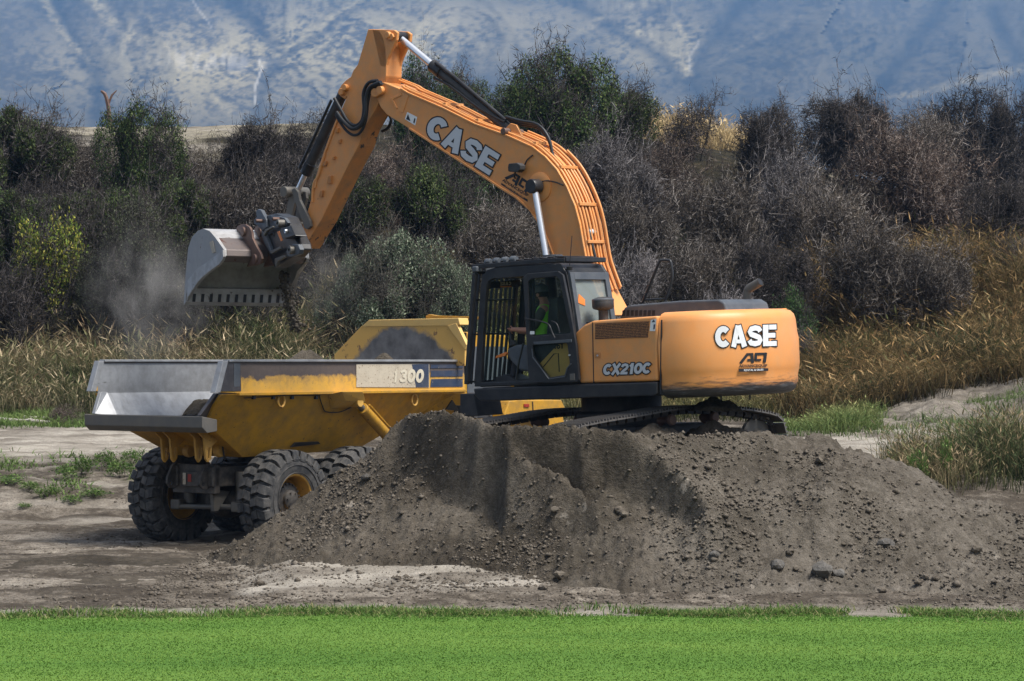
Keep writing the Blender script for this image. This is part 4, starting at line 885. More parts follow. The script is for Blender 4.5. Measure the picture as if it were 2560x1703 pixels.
def plate_holes(mb, outer, holes, vec):
    """outer, holes: lists of local 3D points on a plane y=const (triangulated in x, z)"""
    allp = [Vector(p) for p in outer]; ed = [(i, (i+1) % len(outer)) for i in range(len(outer))]
    for h in holes:
        b = len(allp); allp += [Vector(p) for p in h]; ed += [(b+i, b+(i+1) % len(h)) for i in range(len(h))]
    res = delaunay_2d_cdt([Vector((p.x, p.z)) for p in allp], ed, [], 1, 1e-6); yv = allp[0].y
    def inside(c, poly):
        r = False
        for i in range(len(poly)):
            a, b = poly[i], poly[i-1]
            if (a.z > c[1]) != (b.z > c[1]) and c[0] < (b.x-a.x)*(c[1]-a.z)/(b.z-a.z)+a.x: r = not r
        return r
    V = [Vector((v[0], yv, v[1])) for v in res[0]]; n = len(V); T = []
    for f_ in res[2]:
        c = sum((Vector(res[0][i]) for i in f_), Vector((0, 0)))/len(f_)
        if inside(c, allp[:len(outer)]) and not any(inside(c, [Vector(p) for p in h]) for h in holes): T.append(tuple(f_))
    cnt = {}
    for f_ in T:
        for a, b in zip(f_, f_[1:]+f_[:1]): cnt.setdefault((min(a, b), max(a, b)), []).append((a, b))
    F = list(T)+[tuple(n+i for i in f_[::-1]) for f_ in T]
    for k, e in cnt.items():
        if len(e) == 1: a, b = e[0]; F.append((b, a, n+a, n+b))
    mb.add(V+[v+Vector(vec) for v in V], F); return mb

# ------------------------------------------------------------------ excavator
TH = R(41)
EM = Matrix.Translation(((1553-1280)*36.2/FOC, 36.2, CH-85*36.2/FOC)) @ Matrix.Rotation(math.pi-TH, 4, 'Z') @ Matrix.Rotation(R(1.8), 4, 'Y') @ Matrix.Rotation(R(-1.4), 4, 'X')
E = Frame(EM); ey = lambda pts, v: [E.y(x, y, v) for x, y in pts]
EX = empty('excavator', EM, 'orange tracked excavator on the dirt heap loading the dump truck', 'excavator')
def ysurf(v): return lambda x, y, off: E.y(x, y, v+off)
def pin(mb, px, py, yv, r, l, frame=E, n=20):
    p = frame.y(px, py, yv); mb.lathe([(0, -l/2), (r*.92, -l/2), (r, -l/2+.012), (r, l/2-.012), (r*.92, l/2), (0, l/2)], p, 'Y', n); return mb
# boom
BT = [(938, 205), (960, 206), (1000, 222), (1018, 233), (1104, 270), (1186, 311), (1267, 340), (1329, 368), (1361, 393), (1390, 425), (1414, 466), (1435, 515), (1447, 560), (1455, 607), (1465, 660), (1490, 730), (1522, 790)]
BB = [(1452, 790), (1418, 720), (1382, 640), (1365, 595), (1349, 562), (1324, 525), (1288, 493), (1247, 468), (1186, 427), (1104, 374), (1022, 321), (967, 287), (951, 268), (941, 244), (933, 223)]
boom = MB().prism(ey(BT+BB, .25), (0, -.5, 0)).build('boom', M['orange'], EX, .012)
def strip(px_path, y0, y1, th, inset=0):
    p = ey(px_path, y0); rings = []
    for i, q in enumerate(p):
        d = (p[min(i+1, len(p)-1)]-p[max(i-1, 0)]); n_ = Vector((-d.z, 0, d.x)).normalized()
        a = q+n_*inset; b = a+n_*th
        rings.append([a, b, Vector((b.x, y1, b.z)), Vector((a.x, y1, a.z))])
    return MB().loft(rings)
strip(BB[2:-4], .275, -.275, .032, -.016).build('bottom_flange', M['orange'], boom, .006)
strip(BT[2:], .272, -.272, -.03, .012).build('top_flange', M['orange'], boom, .006)
for pts in [[(1009, 236), (1022, 236), (1007, 282), (998, 279)], [(975, 245), (1003, 235), (1003, 239), (982, 249), (993, 270), (989, 273)]]:
    MB().prism(ey(pts, .262), (0, -.03, 0)).build('stiffener', M['orange'], boom, .004)
mb = MB(); pin(mb, 951, 226, .29, .075, .08); pin(mb, 938, 232, .285, .075, .07); mb.prism(ey([(938, 222), (951, 216), (952, 236), (938, 242)], .32), (0, -.06, 0)); mb.build('boom_pin', M['orange'], boom, .005, 40)
mb = MB(); p = E.y(1350, 468, .25); mb.lathe([(.235, -.01), (.235, .02), (.20, .03), (.16, .035), (0, .035)], p, 'Y', 28); mb.build('cylinder_boss', M['orange'], boom, .004, 40)
for s in (.13, -.13):
    MB().prism(ey([(1262, 345), (1266, 318), (1276, 308), (1290, 312), (1318, 366), (1300, 372)], s+.02), (0, -.045, 0)).build('cylinder_lug', M['orange'], boom, .006)
pin(MB(), 1281, 330, .06, .055, .46).build('lug_pin', M['rust'], boom, 0, 40)
# text on the boom
letters('lettering_outline', 'CASE', M['ink'], boom, (1058, 334), (1058+164*1.02, 334+104*1.02), (1085, 283), ysurf(.25), .004, .055)
letters('lettering', 'CASE', M['silver'], boom, (1058, 334), (1058+164*1.02, 334+104*1.02), (1085, 283), ysurf(.25), .012, .0)
AQB = dict(O=(1258, 448), A=(1318, 488), B=(1278, 423))
letters('hire_logo', 'Q', M['ink'], boom, (1262, 446), (1318, 484), (1275, 423), ysurf(.25), .005)
font_px('hire_name', 'ADVANCEQUIP', M['ink'], boom, (1254, 454), (1318, 494), (1258, 446), ysurf(.25), .005, .03)
quad_px('hire_bar', M['ink'], boom, [(1253, 457), (1319, 499), (1319, 505), (1253, 462)], ysurf(.25), .005)
font_px('hire_trade', 'RENTAL & SALES', M['orange'], boom, (1264, 466.5), (1309, 496), (1265, 464), ysurf(.25), .009, .02)
quad_px('warning_label', M['white'], boom, [(1012, 298), (1018, 280), (1043, 293), (1038, 314)], ysurf(.25), .004)
quad_px('warning_triangle', M['ink'], boom, [(1015, 298), (1020, 285), (1026, 303)], ysurf(.25), .007); quad_px('warning_figure', M['ink'], boom, [(1033, 306), (1036, 295), (1039, 297), (1036, 309)], ysurf(.25), .007)
# work lamp, its cable
lamp = MB().prism(ey([(1269, 419), (1271, 409), (1292, 407), (1301, 413), (1300, 424), (1292, 431), (1270, 429)], .45), (0, -.13, 0)).build('work_lamp', M['blackmatte'], EX, .012)
MB().tube([E.y(1288, 430, .38), E.y(1286, 442, .30), E.y(1288, 446, .25)], .014, 6).build('lamp_bracket', M['black'], lamp)
MB().tube(ey([(1298, 431), (1308, 420), (1318, 400), (1332, 388)], .27), .011, 6, smooth_pts=4).build('lamp_cable', M['hose'], lamp)
MB().tube(ey([(1352, 455), (1368, 452), (1390, 456), (1408, 463)], .28), .011, 6, smooth_pts=4).build('sensor_cable', M['hose'], EX)
# pipes along the top of the boom
top = ey(BT, 0); 
def along(i0, i1, lift, yv, dx=0):
    out = []
    for i in range(i0, i1):
        d = top[min(i+1, len(top)-1)]-top[max(i-1, 0)]; n_ = Vector((d.z, 0, -d.x)).normalized()
        if n_.z < 0 and n_.x > 0: n_ = -n_
        if n_.x > 0 and n_.z < .2: n_ = -n_
        out.append(Vector((top[i].x, yv, top[i].z))+n_*lift)
    return out
def outw(i0, i1, lift, yv):
    out = []
    for i in range(i0, i1):
        d = (top[min(i+1, len(top)-1)]-top[max(i-1, 0)]); n_ = Vector((d.z, 0, -d.x)).normalized()
        c = Vector((1.5, 0, 2.0))
        if n_.dot(top[i]-Vector((top[i].x*.0+3.2, 0, 2.2))) < 0: n_ = -n_
        out.append(Vector((top[i].x, yv, top[i].z))+n_*lift)
    return out
# ey(BT,0) is traced on the centre plane; retrace on the face so that pipes follow the real plate
top = [Vector((q.x, 0, q.z)) for q in ey(BT, .25)]
for yv, lift, i0, i1 in [(.21, .05, 2, 16), (.14, .06, 2, 16), (-.10, .055, 1, 16), (-.17, .07, 1, 16), (-.23, .10, 6, 16), (.05, .05, 8, 16), (-.03, .06, 9, 16), (-.2, .15, 8, 16)]:
    MB().tube(outw(i0, i1, lift, yv), .021, 7, smooth_pts=3).build('hydraulic_pipe', M['orange'], EX, smooth=60)
for i in (4, 5, 7, 9, 11, 13):
    q = outw(i, i+1, .07, 0)[0]; MB().box(q, (.07, .44, .05)).build('pipe_clamp', M['orange'], EX, .006)
for k, yv in enumerate((-.02, .04, .10)):
    MB().tube([E.y(1265, 300-4*k, yv), E.y(1300, 312-5*k, yv), E.y(1345, 320-4*k, yv), E.y(1372, 352-3*k, yv), E.y(1385, 395, yv), E.y(1418, 440, yv), E.y(1446, 500, yv), E.y(1472, 580, yv), E.y(1490, 650, yv)], .024, 8, smooth_pts=4).build('hydraulic_hose', M['hose'], EX, smooth=60)
for px, py in ((1397, 415), (1474, 580)):
    pin(MB(), px, py, .04, .05, .22).build('hose_clamp', M['silver'], EX, 0, 40)
MB().tube([E.y(1085, 195, .06), E.y(1125, 215, .08), E.y(1200, 272, .08), E.y(1262, 305, .08)], .022, 7, smooth_pts=3).build('cylinder_hose', M['hose'], EX, smooth=60)
# arm cylinder
a = E.y(999, 94, 0); b = E.y(1281, 330, 0); d = (b-a)
cyl = MB().tube([a+d*.31, a+d*.36, a+d*.97], .088, 20).build('arm_cylinder', M['blackmatte'], EX, .01, 40)
MB().tube([a+d*.01, a+d*.315], .056, 18).build('piston_rod', M['chrome'], cyl, 0, 40)
MB().tube([a+d*.30, a+d*.385], .108, 18).build('cylinder_gland', M['black'], cyl, .01, 40)
MB().tube([a+d*.92, a+d*1.03], .10, 16).build('cylinder_foot', M['black'], cyl, .01, 40)
pin(MB(), 999, 92, 0, .085, .26).build('rod_eye', M['black'], cyl, 0, 40)
MB().tube([a+d*.34+Vector((-.05, .08, .09)), a+d*.5+Vector((-.05, .06, .10)), a+d*.95+Vector((-.04, .06, .10))], .03, 8).build('oil_pipe', M['black'], cyl, 0, 60)
# boom lift cylinders
for s in (.40, -.40):
    a = E.y(1336, 466, .40); b = E.y(1400, 840, .40); a.y = s; b.y = s; d = b-a
    c = MB().tube([a+d*.60, b], .085, 18).build('boom_cylinder', M['blackmatte'], EX, .008, 40)
    MB().tube([a, a+d*.62], .052, 18).build('piston_rod', M['chrome'], c, 0, 40)
    mb = MB(); mb.lathe([(0, -.10), (.105, -.10), (.115, -.08), (.115, .08), (.105, .10), (0, .10)], a, 'Y', 22); mb.build('rod_eye', M['black'], c, 0, 40)
# arm
AO = [(920, 73), (948, 74), (958, 92), (965, 120), (966, 150), (965, 189), (955, 240), (935, 280), (910, 322), (897, 363), (873, 408), (838, 478), (804, 549), (758, 622), (745, 598), (750, 578), (770, 525), (786, 470), (790, 448), (811, 381), (838, 309), (854, 272), (866, 244), (872, 205), (883, 176), (894, 162)]
arm = MB().prism(ey(AO, .19), (0, -.38, 0)).build('arm', M['orange'], EX, .012)
for s in (.19, -.13):
    q = [Vector((p.x, s, p.z)) for p in ey([(930, 73), (985, 75), (993, 81), (991, 100), (977, 130), (969, 148), (964, 170), (950, 165)], .19)]
    MB().prism(q, (0, -.06, 0)).build('fork_plate', M['orange'], arm, .012)
    q = [Vector((p.x, s+.002, p.z)) for p in ey([(866, 200), (880, 190), (872, 232), (862, 248), (850, 240), (846, 226), (854, 212)], .19)]
    MB().prism(q, (0, -.06, 0)).build('cylinder_bracket', M['orange'], arm, .008)
mb = MB(); pin(mb, 971, 88, .215, .06, .09); mb.prism(ey([(962, 88), (968, 83), (980, 84), (983, 92), (978, 100), (966, 98)], .235), (0, -.04, 0)); mb.build('cylinder_pin', M['orange'], arm, .006, 40)
mb = MB(); pin(mb, 864, 219, .225, .055, .08); pin(mb, 855, 230, .222, .06, .08); mb.build('bracket_pin', M['orange'], arm, .005, 40)
und = [(965, 192), (955, 240), (935, 280), (910, 322), (897, 363), (873, 408), (838, 478), (804, 549), (760, 620)]
strip(und, .185, -.185, -.008, -.003).build('wear_plate', M['orange_worn'], arm)
strip(AO[17:22], .215, .15, .04, -.02).build('edge_rail', M['orange'], arm, .004)
for px, py, w_, h_ in [(838, 322, 7, 10), (808, 405, 7, 10), (820, 441, 8, 18), (846, 350, 5, 8), (832, 393, 4, 6), (800, 478, 6, 14)]:
    MB().prism(ey([(px, py), (px+w_, py-2), (px+w_-2, py+h_), (px-3, py+h_)], .235), (0, -.05, 0)).build('hose_bracket', M['orange_worn'], arm, .004)
MB().tube(ey([(812, 385), (796, 440), (786, 455), (782, 480), (781, 505)], .20), .024, 8, smooth_pts=3).build('arm_pipe', M['orange'], arm, smooth=60)
# hoses around the elbow
for yv, r, pts in [(.30, .030, [(944, 202), (922, 207), (909, 232), (910, 272), (905, 301), (889, 314), (870, 304), (852, 274), (836, 246)]),
                   (.33, .036, [(952, 206), (926, 218), (916, 245), (914, 285), (903, 312), (882, 322), (860, 305), (842, 281)]),
                   (.29, .024, [(956, 209), (930, 224), (920, 255), (915, 300), (902, 330), (885, 338), (866, 327), (848, 302), (840, 286)])]:
    MB().tube(ey(pts, yv), r, 9, smooth_pts=5).build('hydraulic_hose', M['hose'], EX, smooth=60)
MB().tube(ey([(972, 285), (978, 300), (970, 320), (955, 328)], -.24), .028, 8, smooth_pts=4).build('hydraulic_hose', M['hose'], EX, smooth=60)
# bucket cylinder and links
a = E.y(858, 232, 0); b = E.y(742, 482, 0); d = b-a
c = MB().tube([a+d*.0, a+d*.79], .085, 18).build('bucket_cylinder', M['blackmatte'], EX, .01, 40)
MB().tube([a+d*.77, a+d*.98], .05, 16).build('piston_rod', M['chrome'], c, 0, 40); MB().tube([a+d*.70, a+d*.81], .10, 16).build('cylinder_gland', M['black'], c, .008, 40)
MB().tube([a+d*.08+Vector((.09, .1, .02)), a+d*.76+Vector((.10, .1, .02))], .025, 8).build('oil_pipe', M['black'], c, 0, 60)
mb = MB(); pin(mb, 738, 481, 0, .095, .56); mb.build('link_pin', M['dark_steel'], EX, .006, 40)
for s in (.24, -.24):
    q = [Vector((p.x, s+.03, p.z)) for p in ey([(731, 474), (740, 470), (748, 480), (752, 500), (778, 552), (780, 566), (772, 574), (762, 570), (760, 556), (740, 505)], .24)]
    MB().prism(q, (0, -.06, 0)).build('side_link', M['dark_steel'], EX, .010)
for s in (.12, -.12):
    q = [Vector((p.x, s+.03, p.z)) for p in ey([(728, 478), (742, 478), (744, 495), (728, 555), (720, 562), (712, 556), (716, 540)], .12)]
    MB().prism(q, (0, -.06, 0)).build('bucket_link', M['dark_steel'], EX, .010)
pin(MB(), 770, 564, 0, .06, .60).build('arm_link_pin', M['dark_steel'], EX, .006, 40)

# bucket and hitch: their own frame, turned by the tilting hitch
BKA = math.atan2(-.88, .47)
q0 = P(509, 572, 40.2)
BM = Matrix.Translation(q0) @ Matrix.Rotation(BKA, 4, 'Z'); BF = Frame(BM); BL = EM.inverted() @ BM
z4 = lambda pts: [(460+u/4.356, 440+v/4.356) for u, v in pts]
by = lambda pts, v: [BF.y(x, y, v) for x, y in z4(pts)]
BW = 1.93
out = [(15, 1390), (5, 1300), (5, 1235), (22, 1000), (46, 780), (88, 662), (150, 597), (210, 574), (280, 600), (340, 670), (432, 800), (438, 870)]
prof = by(out, 0); inn = []
for i, p in enumerate(prof):
    d = prof[min(i+1, len(prof)-1)]-prof[max(i-1, 0)]; n_ = Vector((-d.z, 0, d.x)).normalized()
    ctr = prof[3]*.5+prof[-1]*.5
    if n_.dot(ctr-p) < 0: n_ = -n_
    inn.append(p+n_*.03)
ring = prof+inn[::-1]
BK = MB().loft([[Vector((p.x, yv, p.z)) for p in ring] for yv in (0.03, BW-.03)]).build('bucket', M['bucket'], EX, .006, None, BL)
free = by([(438, 880), (425, 920), (390, 965), (310, 1020), (230, 1085), (170, 1145), (130, 1205), (85, 1270), (50, 1330), (20, 1392)], 0)
for yv in (0, BW-.04):
    MB().prism([Vector((p.x, yv, p.z)) for p in prof+free[:-1]], (0, .04, 0)).build('side_plate', M['bucket_side'], BK, .004)
band = by([(432, 806), (340, 880), (240, 955), (150, 1010), (90, 1090), (20, 1180)], 0)
MB().prism([Vector((p.x, -.022, p.z)) for p in band]+[Vector((p.x, -.022, p.z)) for p in free[:-1][::-1]], (0, .02, 0)).build('side_cutter', M['bucket'], BK, .004)
MB().prism([Vector((p.x, BW+.003, p.z)) for p in band]+[Vector((p.x, BW+.003, p.z)) for p in free[:-1][::-1]], (0, .02, 0)).build('side_cutter', M['bucket'], BK, .004)
MB().prism(by([(282, 720), (318, 705), (345, 830), (312, 842)], -.004), (0, .004-.018, 0)).build('wear_pad', M['cream'], BK, .003)
lipz = prof[0].z; lx = prof[0].x
LP = MB().prism([(lx-.02, -.02, lipz-.03), (lx+.07, -.02, lipz+.03), (lx+.075, -.02, lipz+.27), (lx+.035, -.02, lipz+.28), (lx-.03, -.02, lipz+.02)], (0, BW+.04, 0)).build('cutting_edge', M['bucket'], BK, .004)
for k in range(12):
    yv = .10+k*(BW-.2)/11; MB().prism([(lx+.060, yv, lipz+.03), (lx+.085, yv, lipz+.03), (lx+.085, yv+.015, lipz+.17), (lx+.060, yv+.015, lipz+.17)], (0, .052, 0)).build('bolt_slot', M['ink'], BK)
MB().prism([Vector((p.x, .06, p.z)) for p in by([(340, 670), (434, 800), (440, 872), (410, 940), (395, 935), (420, 860), (415, 800), (330, 690)], 0)], (0, BW-.12, 0)).build('top_roll', M['bucket_dark'], BK, .012)
for yv in (.62, 1.0):
    off = by([(610, 575), (640, 545), (690, 528), (740, 530), (790, 560), (812, 610), (820, 680), (870, 780), (915, 860), (925, 905), (905, 955), (860, 975), (760, 990), (785, 920), (790, 850), (770, 770), (720, 700), (660, 650)], .62)
    e = MB().prism([Vector((p.x, yv, p.z)) for p in off], (0, .055, 0)).build('bucket_ear', M['rust'], BK, .006)
    for u, v in ((735, 610), (862, 905)):
        p = by([(u, v)], .62)[0]; MB().lathe([(0, -.05), (.075, -.05), (.08, -.04), (.08, .09), (0, .09)], (p.x, yv, p.z), 'Y', 18).build('ear_boss', M['rust'], e, .004, 40)
for o_ in [BK]+list(BK.children_recursive):
    for v_ in o_.data.vertices: v_.co.y *= 1-.21*min(1, max(0, (v_.co.x+.62)/1.22))
# hitch
hb = by([(835, 600), (850, 560), (900, 430), (1000, 408), (1100, 445), (1140, 520), (1175, 600), (1200, 660), (1240, 740), (1250, 800), (1180, 880), (1010, 985), (985, 1000), (940, 900), (880, 760)], .70)
HT = MB().prism(hb, (0, .24, 0)).build('quick_hitch', M['black'], EX, .02, None, BL)
def hp(name, pts, yv, w_, mat='black', bev=.01): return MB().prism(by(pts, yv), (0, w_, 0)).build(name, M[mat], HT, bev)
hp('hitch_hook', [(780, 385), (805, 362), (835, 372), (860, 420), (890, 470), (900, 560), (850, 600), (800, 545), (760, 520), (765, 470), (790, 450)], .66, .07, 'grey_hood')
hp('hitch_plate', [(845, 595), (885, 640), (930, 760), (960, 830), (940, 850), (870, 720), (840, 640)], .64, .06, 'grey_hood')
hp('hitch_cheek', [(940, 432), (1020, 438), (1090, 455), (1130, 510), (1110, 545), (1010, 555), (985, 520)], .66, .06, 'grey_hood')
hp('tilt_motor', [(1048, 572), (1160, 540), (1208, 650), (1095, 688)], .58, .22, 'black', .015)
hp('hitch_label', [(1012, 610), (1035, 600), (1072, 700), (1055, 712)], .585, .01, 'orangeplastic', 0)
hp('hitch_cheek', [(1110, 820), (1180, 740), (1240, 745), (1262, 800), (1250, 850), (1180, 880), (1130, 875)], .62, .08, 'grey_hood')
hp('lock_jaw', [(860, 640), (880, 580), (960, 545), (975, 560), (900, 600), (870, 655)], .60, .05, 'dark_steel')
hp('lock_jaw', [(930, 820), (1040, 770), (1055, 790), (950, 850)], .60, .05, 'dark_steel'); hp('lock_jaw', [(985, 900), (1090, 860), (1100, 885), (1020, 930), (1000, 990), (985, 960)], .60, .05, 'dark_steel')
for u, v, r, mt in [(1052, 515, .062, 'dark_steel'), (1180, 805, .07, 'dark_steel'), (1134, 603, .035, 'chrome'), (1000, 470, .03, 'rust'), (818, 490, .03, 'rust')]:
    p = by([(u, v)], .6)[0]; MB().lathe([(r*.45, -.06), (r, -.06), (r, .14), (0, .14)], (p.x, .60, p.z), 'Y', 16).build('hitch_pin', M[mt], HT, .004, 40)
MB().tube(by([(940, 640), (975, 620), (980, 660)], .70), .018, 6, smooth_pts=3).build('hitch_hose', M['hose'], HT)

# ---- house
HP = MB().prism(ey([(1447, 958), (1437, 833), (1460, 812), (1482, 802), (1560, 796), (1642, 790), (1644, 953)], 1.37), (0, -.9, 0)).build('side_panel', M['orange'], EX, .035, seg=3)
MB().prism(ey([(1480, 806), (1482, 806), (1485, 957), (1483, 957)], 1.374), (0, -.02, 0)).build('panel_seam', M['ink'], HP)
m, t, N, L, b_ = NT('perforated grille'); v = coords(t, 'Object', (1, 0, 1)); vo = N.new('ShaderNodeTexVoronoi'); vo.inputs['Scale'].default_value = 42; vo.inputs['Randomness'].default_value = .15; L.new(v, vo.inputs['Vector'])
L.new(ramp(t, vo.outputs['Distance'], [(.40, (.012, .008, .006)), (.5, (.40, .17, .05))]), b_.inputs['Base Color']); M['perf'] = m
MB().prism(ey([(1488, 809), (1623, 803), (1619, 844), (1487, 848)], 1.378), (0, -.02, 0)).build('vent_grille', M['perf'], HP, .003)
LT = MB().prism(ey([(1486, 881), (1502, 881), (1502, 896), (1486, 896)], 1.376), (0, -.02, 0)).build('latch', M['orange_worn'], HP, .004); pin(MB(), 1494, 889, 1.38, .014, .01).build('latch_key', M['chrome'], LT)
quad_px('safety_label', M['white'], HP, [(1627, 800), (1641, 797), (1638, 828), (1624, 828)], ysurf(1.37), .006)
quad_px('safety_figure', M['navy'], HP, [(1634, 812), (1638, 810), (1637, 822), (1633, 824)], ysurf(1.37), .009); quad_px('safety_triangle', M['navy'], HP, [(1629, 806), (1634, 799), (1638, 805)], ysurf(1.37), .009)
letters('model_outline', 'CX210C', M['ink'], HP, (1506, 938), (1626, 934), (1510, 910), ysurf(1.37), .005, .10, -.04)
letters('model_number', 'CX210C', M['silver'], HP, (1506, 938), (1626, 934), (1510, 910), ysurf(1.37), .013, .0, -.04)
SK = MB().prism(ey([(1183, 972), (1452, 961), (1642, 955), (1643, 985), (1636, 990), (1232, 1003), (1200, 1003), (1187, 990)], 1.39), (0, -.25, 0)).build('deck_skirt', M['black'], EX, .02)
MB().box((-.05, 0, .11), (3.5, 2.62, .2)).build('deck', M['blackmatte'], EX, .02)
MB().box((-.95, -.05, .68), (1.55, 2.30, .92)).build('engine_bay', M['blackmatte'], EX, .02)
MB().box((.55, -.88, .62), (1.6, .86, .80)).build('tank_box', M['orange'], EX, .04)
HD = MB().prism(ey([(1548, 797), (1560, 769), (1575, 763), (1700, 752), (1796, 749), (1810, 757), (1818, 782), (1820, 797)], .70), (0, -1.1, 0)).build('engine_hood', M['grey_hood'], EX, .03, seg=3)
for k in range(8):
    x = 1556+k*10.6; MB().prism(ey([(x, 776), (x+7, 775.5), (x+6.4, 790), (x-1, 790.5)], .706), (0, -.02, 0)).build('hood_louvre', M['ink'], HD, .002)
# counterweight
PLAN = [(-1.80, 1.37), (-2.05, 1.365), (-2.32, 1.28), (-2.55, 1.10), (-2.74, .85), (-2.88, .52), (-2.95, .2), (-2.95, -.2), (-2.88, -.52), (-2.74, -.85), (-2.55, -1.10), (-2.32, -1.28), (-2.05, -1.365), (-1.80, -1.37)]
def cw_ring(z, ins):
    out = []
    for i, (x, y) in enumerate(PLAN):
        a = Vector(PLAN[max(i-1, 0)]); c_ = Vector(PLAN[min(i+1, len(PLAN)-1)]); d = (c_-a).normalized(); n_ = Vector((d.y, -d.x)); 
        if n_.dot(Vector((x+1.3, y))) > 0: n_ = -n_
        out.append(Vector((x+n_.x*ins if 0 < i < len(PLAN)-1 else x, y+n_.y*ins, z)))
    return out
rings = [cw_ring(z, i_) for z, i_ in [(-.03, .20), (-.005, .12), (.04, .075), (.16, .03), (.24, .035), (.33, .012), (.42, .0), (.78, .0), (.88, .02), (1.06, .035), (1.14, .06), (1.19, .11), (1.215, .19)]]
CW = MB().loft(rings).build('counterweight', M['orange_scraped'], EX, 0, 50)
def cw_surf(px, py, off):
    o = E.I @ Vector((0, 0, CH)); d = E.I.to_3x3() @ Vector(((px-1280)/FOC, 1, (HZ-py)/FOC)); best = None
    for (x0, y0), (x1, y1) in zip(PLAN[:-1], PLAN[1:]):
        n_ = Vector((-(y1-y0), x1-x0, 0)).normalized()
        if n_.dot(Vector((x0+1.3, y0, 0))) < 0: n_ = -n_
        if n_.dot(d) >= 0: continue
        t_ = (n_.dot(Vector((x0, y0, 0)))+off+.002-n_.dot(o))/n_.dot(d); h = o+d*t_; ln = Vector((x1-x0, y1-y0)); s_ = ((h.x-x0)*ln.x+(h.y-y0)*ln.y)/ln.length_squared
        if -.03 <= s_ <= 1.03 and (best is None or t_ > best[0]*0+best[0]): best = (t_, h)
    return best[1] if best else o+d*36
c4 = lambda u, v: (1440+u/3.137, 620+v/3.137)
letters('lettering_outline', 'CASE', M['ink'], CW, c4(1092, 782), c4(1580, 768), c4(1090, 614), cw_surf, .006, .05)
letters('lettering', 'CASE', M['white'], CW, c4(1092, 782), c4(1580, 768), c4(1090, 614), cw_surf, .014, .0)
letters('hire_logo', 'Q', M['ink'], CW, c4(1285, 905), c4(1500, 898), c4(1288, 826), cw_surf, .006)
font_px('hire_name', 'ADVANCEQUIP', M['ink'], CW, c4(1278, 941), c4(1500, 937), c4(1279, 915), cw_surf, .006, .03)
quad_px('hire_bar', M['ink'], CW, [c4(*q) for q in ((1276, 972), (1276, 947), (1352, 946), (1430, 944), (1508, 943), (1508, 965), (1430, 967), (1352, 970))], cw_surf, .006)
font_px('hire_trade', 'RENTAL & SALES', M['white'], CW, c4(1318, 967), c4(1470, 962), c4(1318, 952), cw_surf, .010, .01)
MB().prism(ey([(1652, 800), (1654, 800), (1652, 985), (1649, 985)], 1.372), (0, -.02, 0)).build('panel_seam', M['ink'], CW)
def at(px, py, yv): return E.y(px, py, yv)
MB().prism(ey([(1838, 783), (1850, 773), (1876, 772), (1878, 782), (1868, 784), (1862, 788)], .2), (0, -.16, 0)).build('rear_camera', M['blackmatte'], EX, .008)
MB().prism(ey([(1936, 772), (1958, 771), (1958, 787), (1936, 788)], -.6), (0, -.10, 0)).build('lifting_block', M['orange'], EX, .008)
EXP = MB().tube([at(1868, 756, -.35), at(1868, 730, -.35), at(1872, 722, -.35), at(1902, 704, -.35)], .066, 16, cap=False).build('exhaust_pipe', M['dark_steel'], EX, 0, 40)
MB().tube([at(1872, 722, -.35), at(1901, 704.5, -.35)], .057, 16).build('exhaust_bore', M['ink'], EXP)
MB().tube([at(*q, .1) for q in ((1607, 757), (1630, 700), (1648, 657), (1656, 651), (1670, 651), (1677, 657), (1680, 700), (1662, 752), (1650, 786))], .022, 8, smooth_pts=3).tube([at(1612, 750, .1), at(1660, 747, .1)], .014, 8).build('handrail', M['black'], EX, smooth=60)
mb = MB().prism([at(*q, .12) for q in ((1648, 790), (1658, 752), (1668, 752), (1664, 768), (1656, 790))], (0, -.03, 0)); mb.build('rail_bracket', M['dark_steel'], EX)
p = at(1509, 799, 1.0); PC = MB().lathe([(0, -.1), (.075, -.1), (.075, .14), (.15, .16), (.165, .19), (.165, .27), (.15, .31), (.08, .335), (0, .34)], p, 'Z', 24).build('air_precleaner', M['blackmatte'], EX, 0, 35)
MB().lathe([(.166, .275), (.168, .28), (.168, .30), (.155, .312)], p, 'Z', 24).build('precleaner_band', M['grey_hood'], PC)
for px, py in ((1684, 1000), (1803, 1000), (1875, 1000)): MB().tube([at(px, 975, .2), at(px, 1000, .2)], .012, 6).build('drain_stub', M['black'], EX)

# ---- cab
yL, yR = 1.37, .42
sideO = [(1186, 967), (1193, 839), (1201, 714), (1207, 690), (1216, 676), (1240, 668), (1330, 662), (1401, 660), (1416, 682), (1430, 760), (1445, 880), (1452, 957)]
holeF = [(1202, 957), (1207, 850), (1214, 740), (1220, 704), (1232, 697), (1314, 691), (1318, 780), (1324, 953)]
holeR = [(1330, 693), (1392, 688), (1402, 700), (1414, 770), (1426, 830), (1332, 838)]
cabm = MB(); plate_holes(cabm, ey(sideO, yL), [ey(holeF, yL), ey(holeR, yL)], (0, -.07, 0))
CAB = cabm.build('cab', M['black'], EX, .008)
mb = MB(); plate_holes(mb, [Vector((p.x, yR, p.z)) for p in ey(sideO, yL)], [[Vector((p.x, yR, p.z)) for p in ey(h, yL)] for h in (holeF, holeR)], (0, -.05, 0)); mb.build('side_frame', M['black'], CAB, .006)
for h in (holeF, holeR): MB().prism([Vector((p.x, yR-.03, p.z)) for p in ey(h, yL)], (0, .008, 0)).build('side_window', M['glass'], CAB)
roof = ey([(1208, 690), (1216, 676), (1240, 667), (1330, 660), (1398, 657), (1412, 672), (1416, 684), (1330, 690), (1240, 696)], yL-.01)
MB().prism(roof, (0, -(yL-yR)+.0, 0)).build('cab_roof', M['black'], CAB, .03, seg=3)
zb = E.y(1300, 955, yL).z; xf = E.y(1190, 900, yL).x; xr = E.y(1440, 900, yL).x
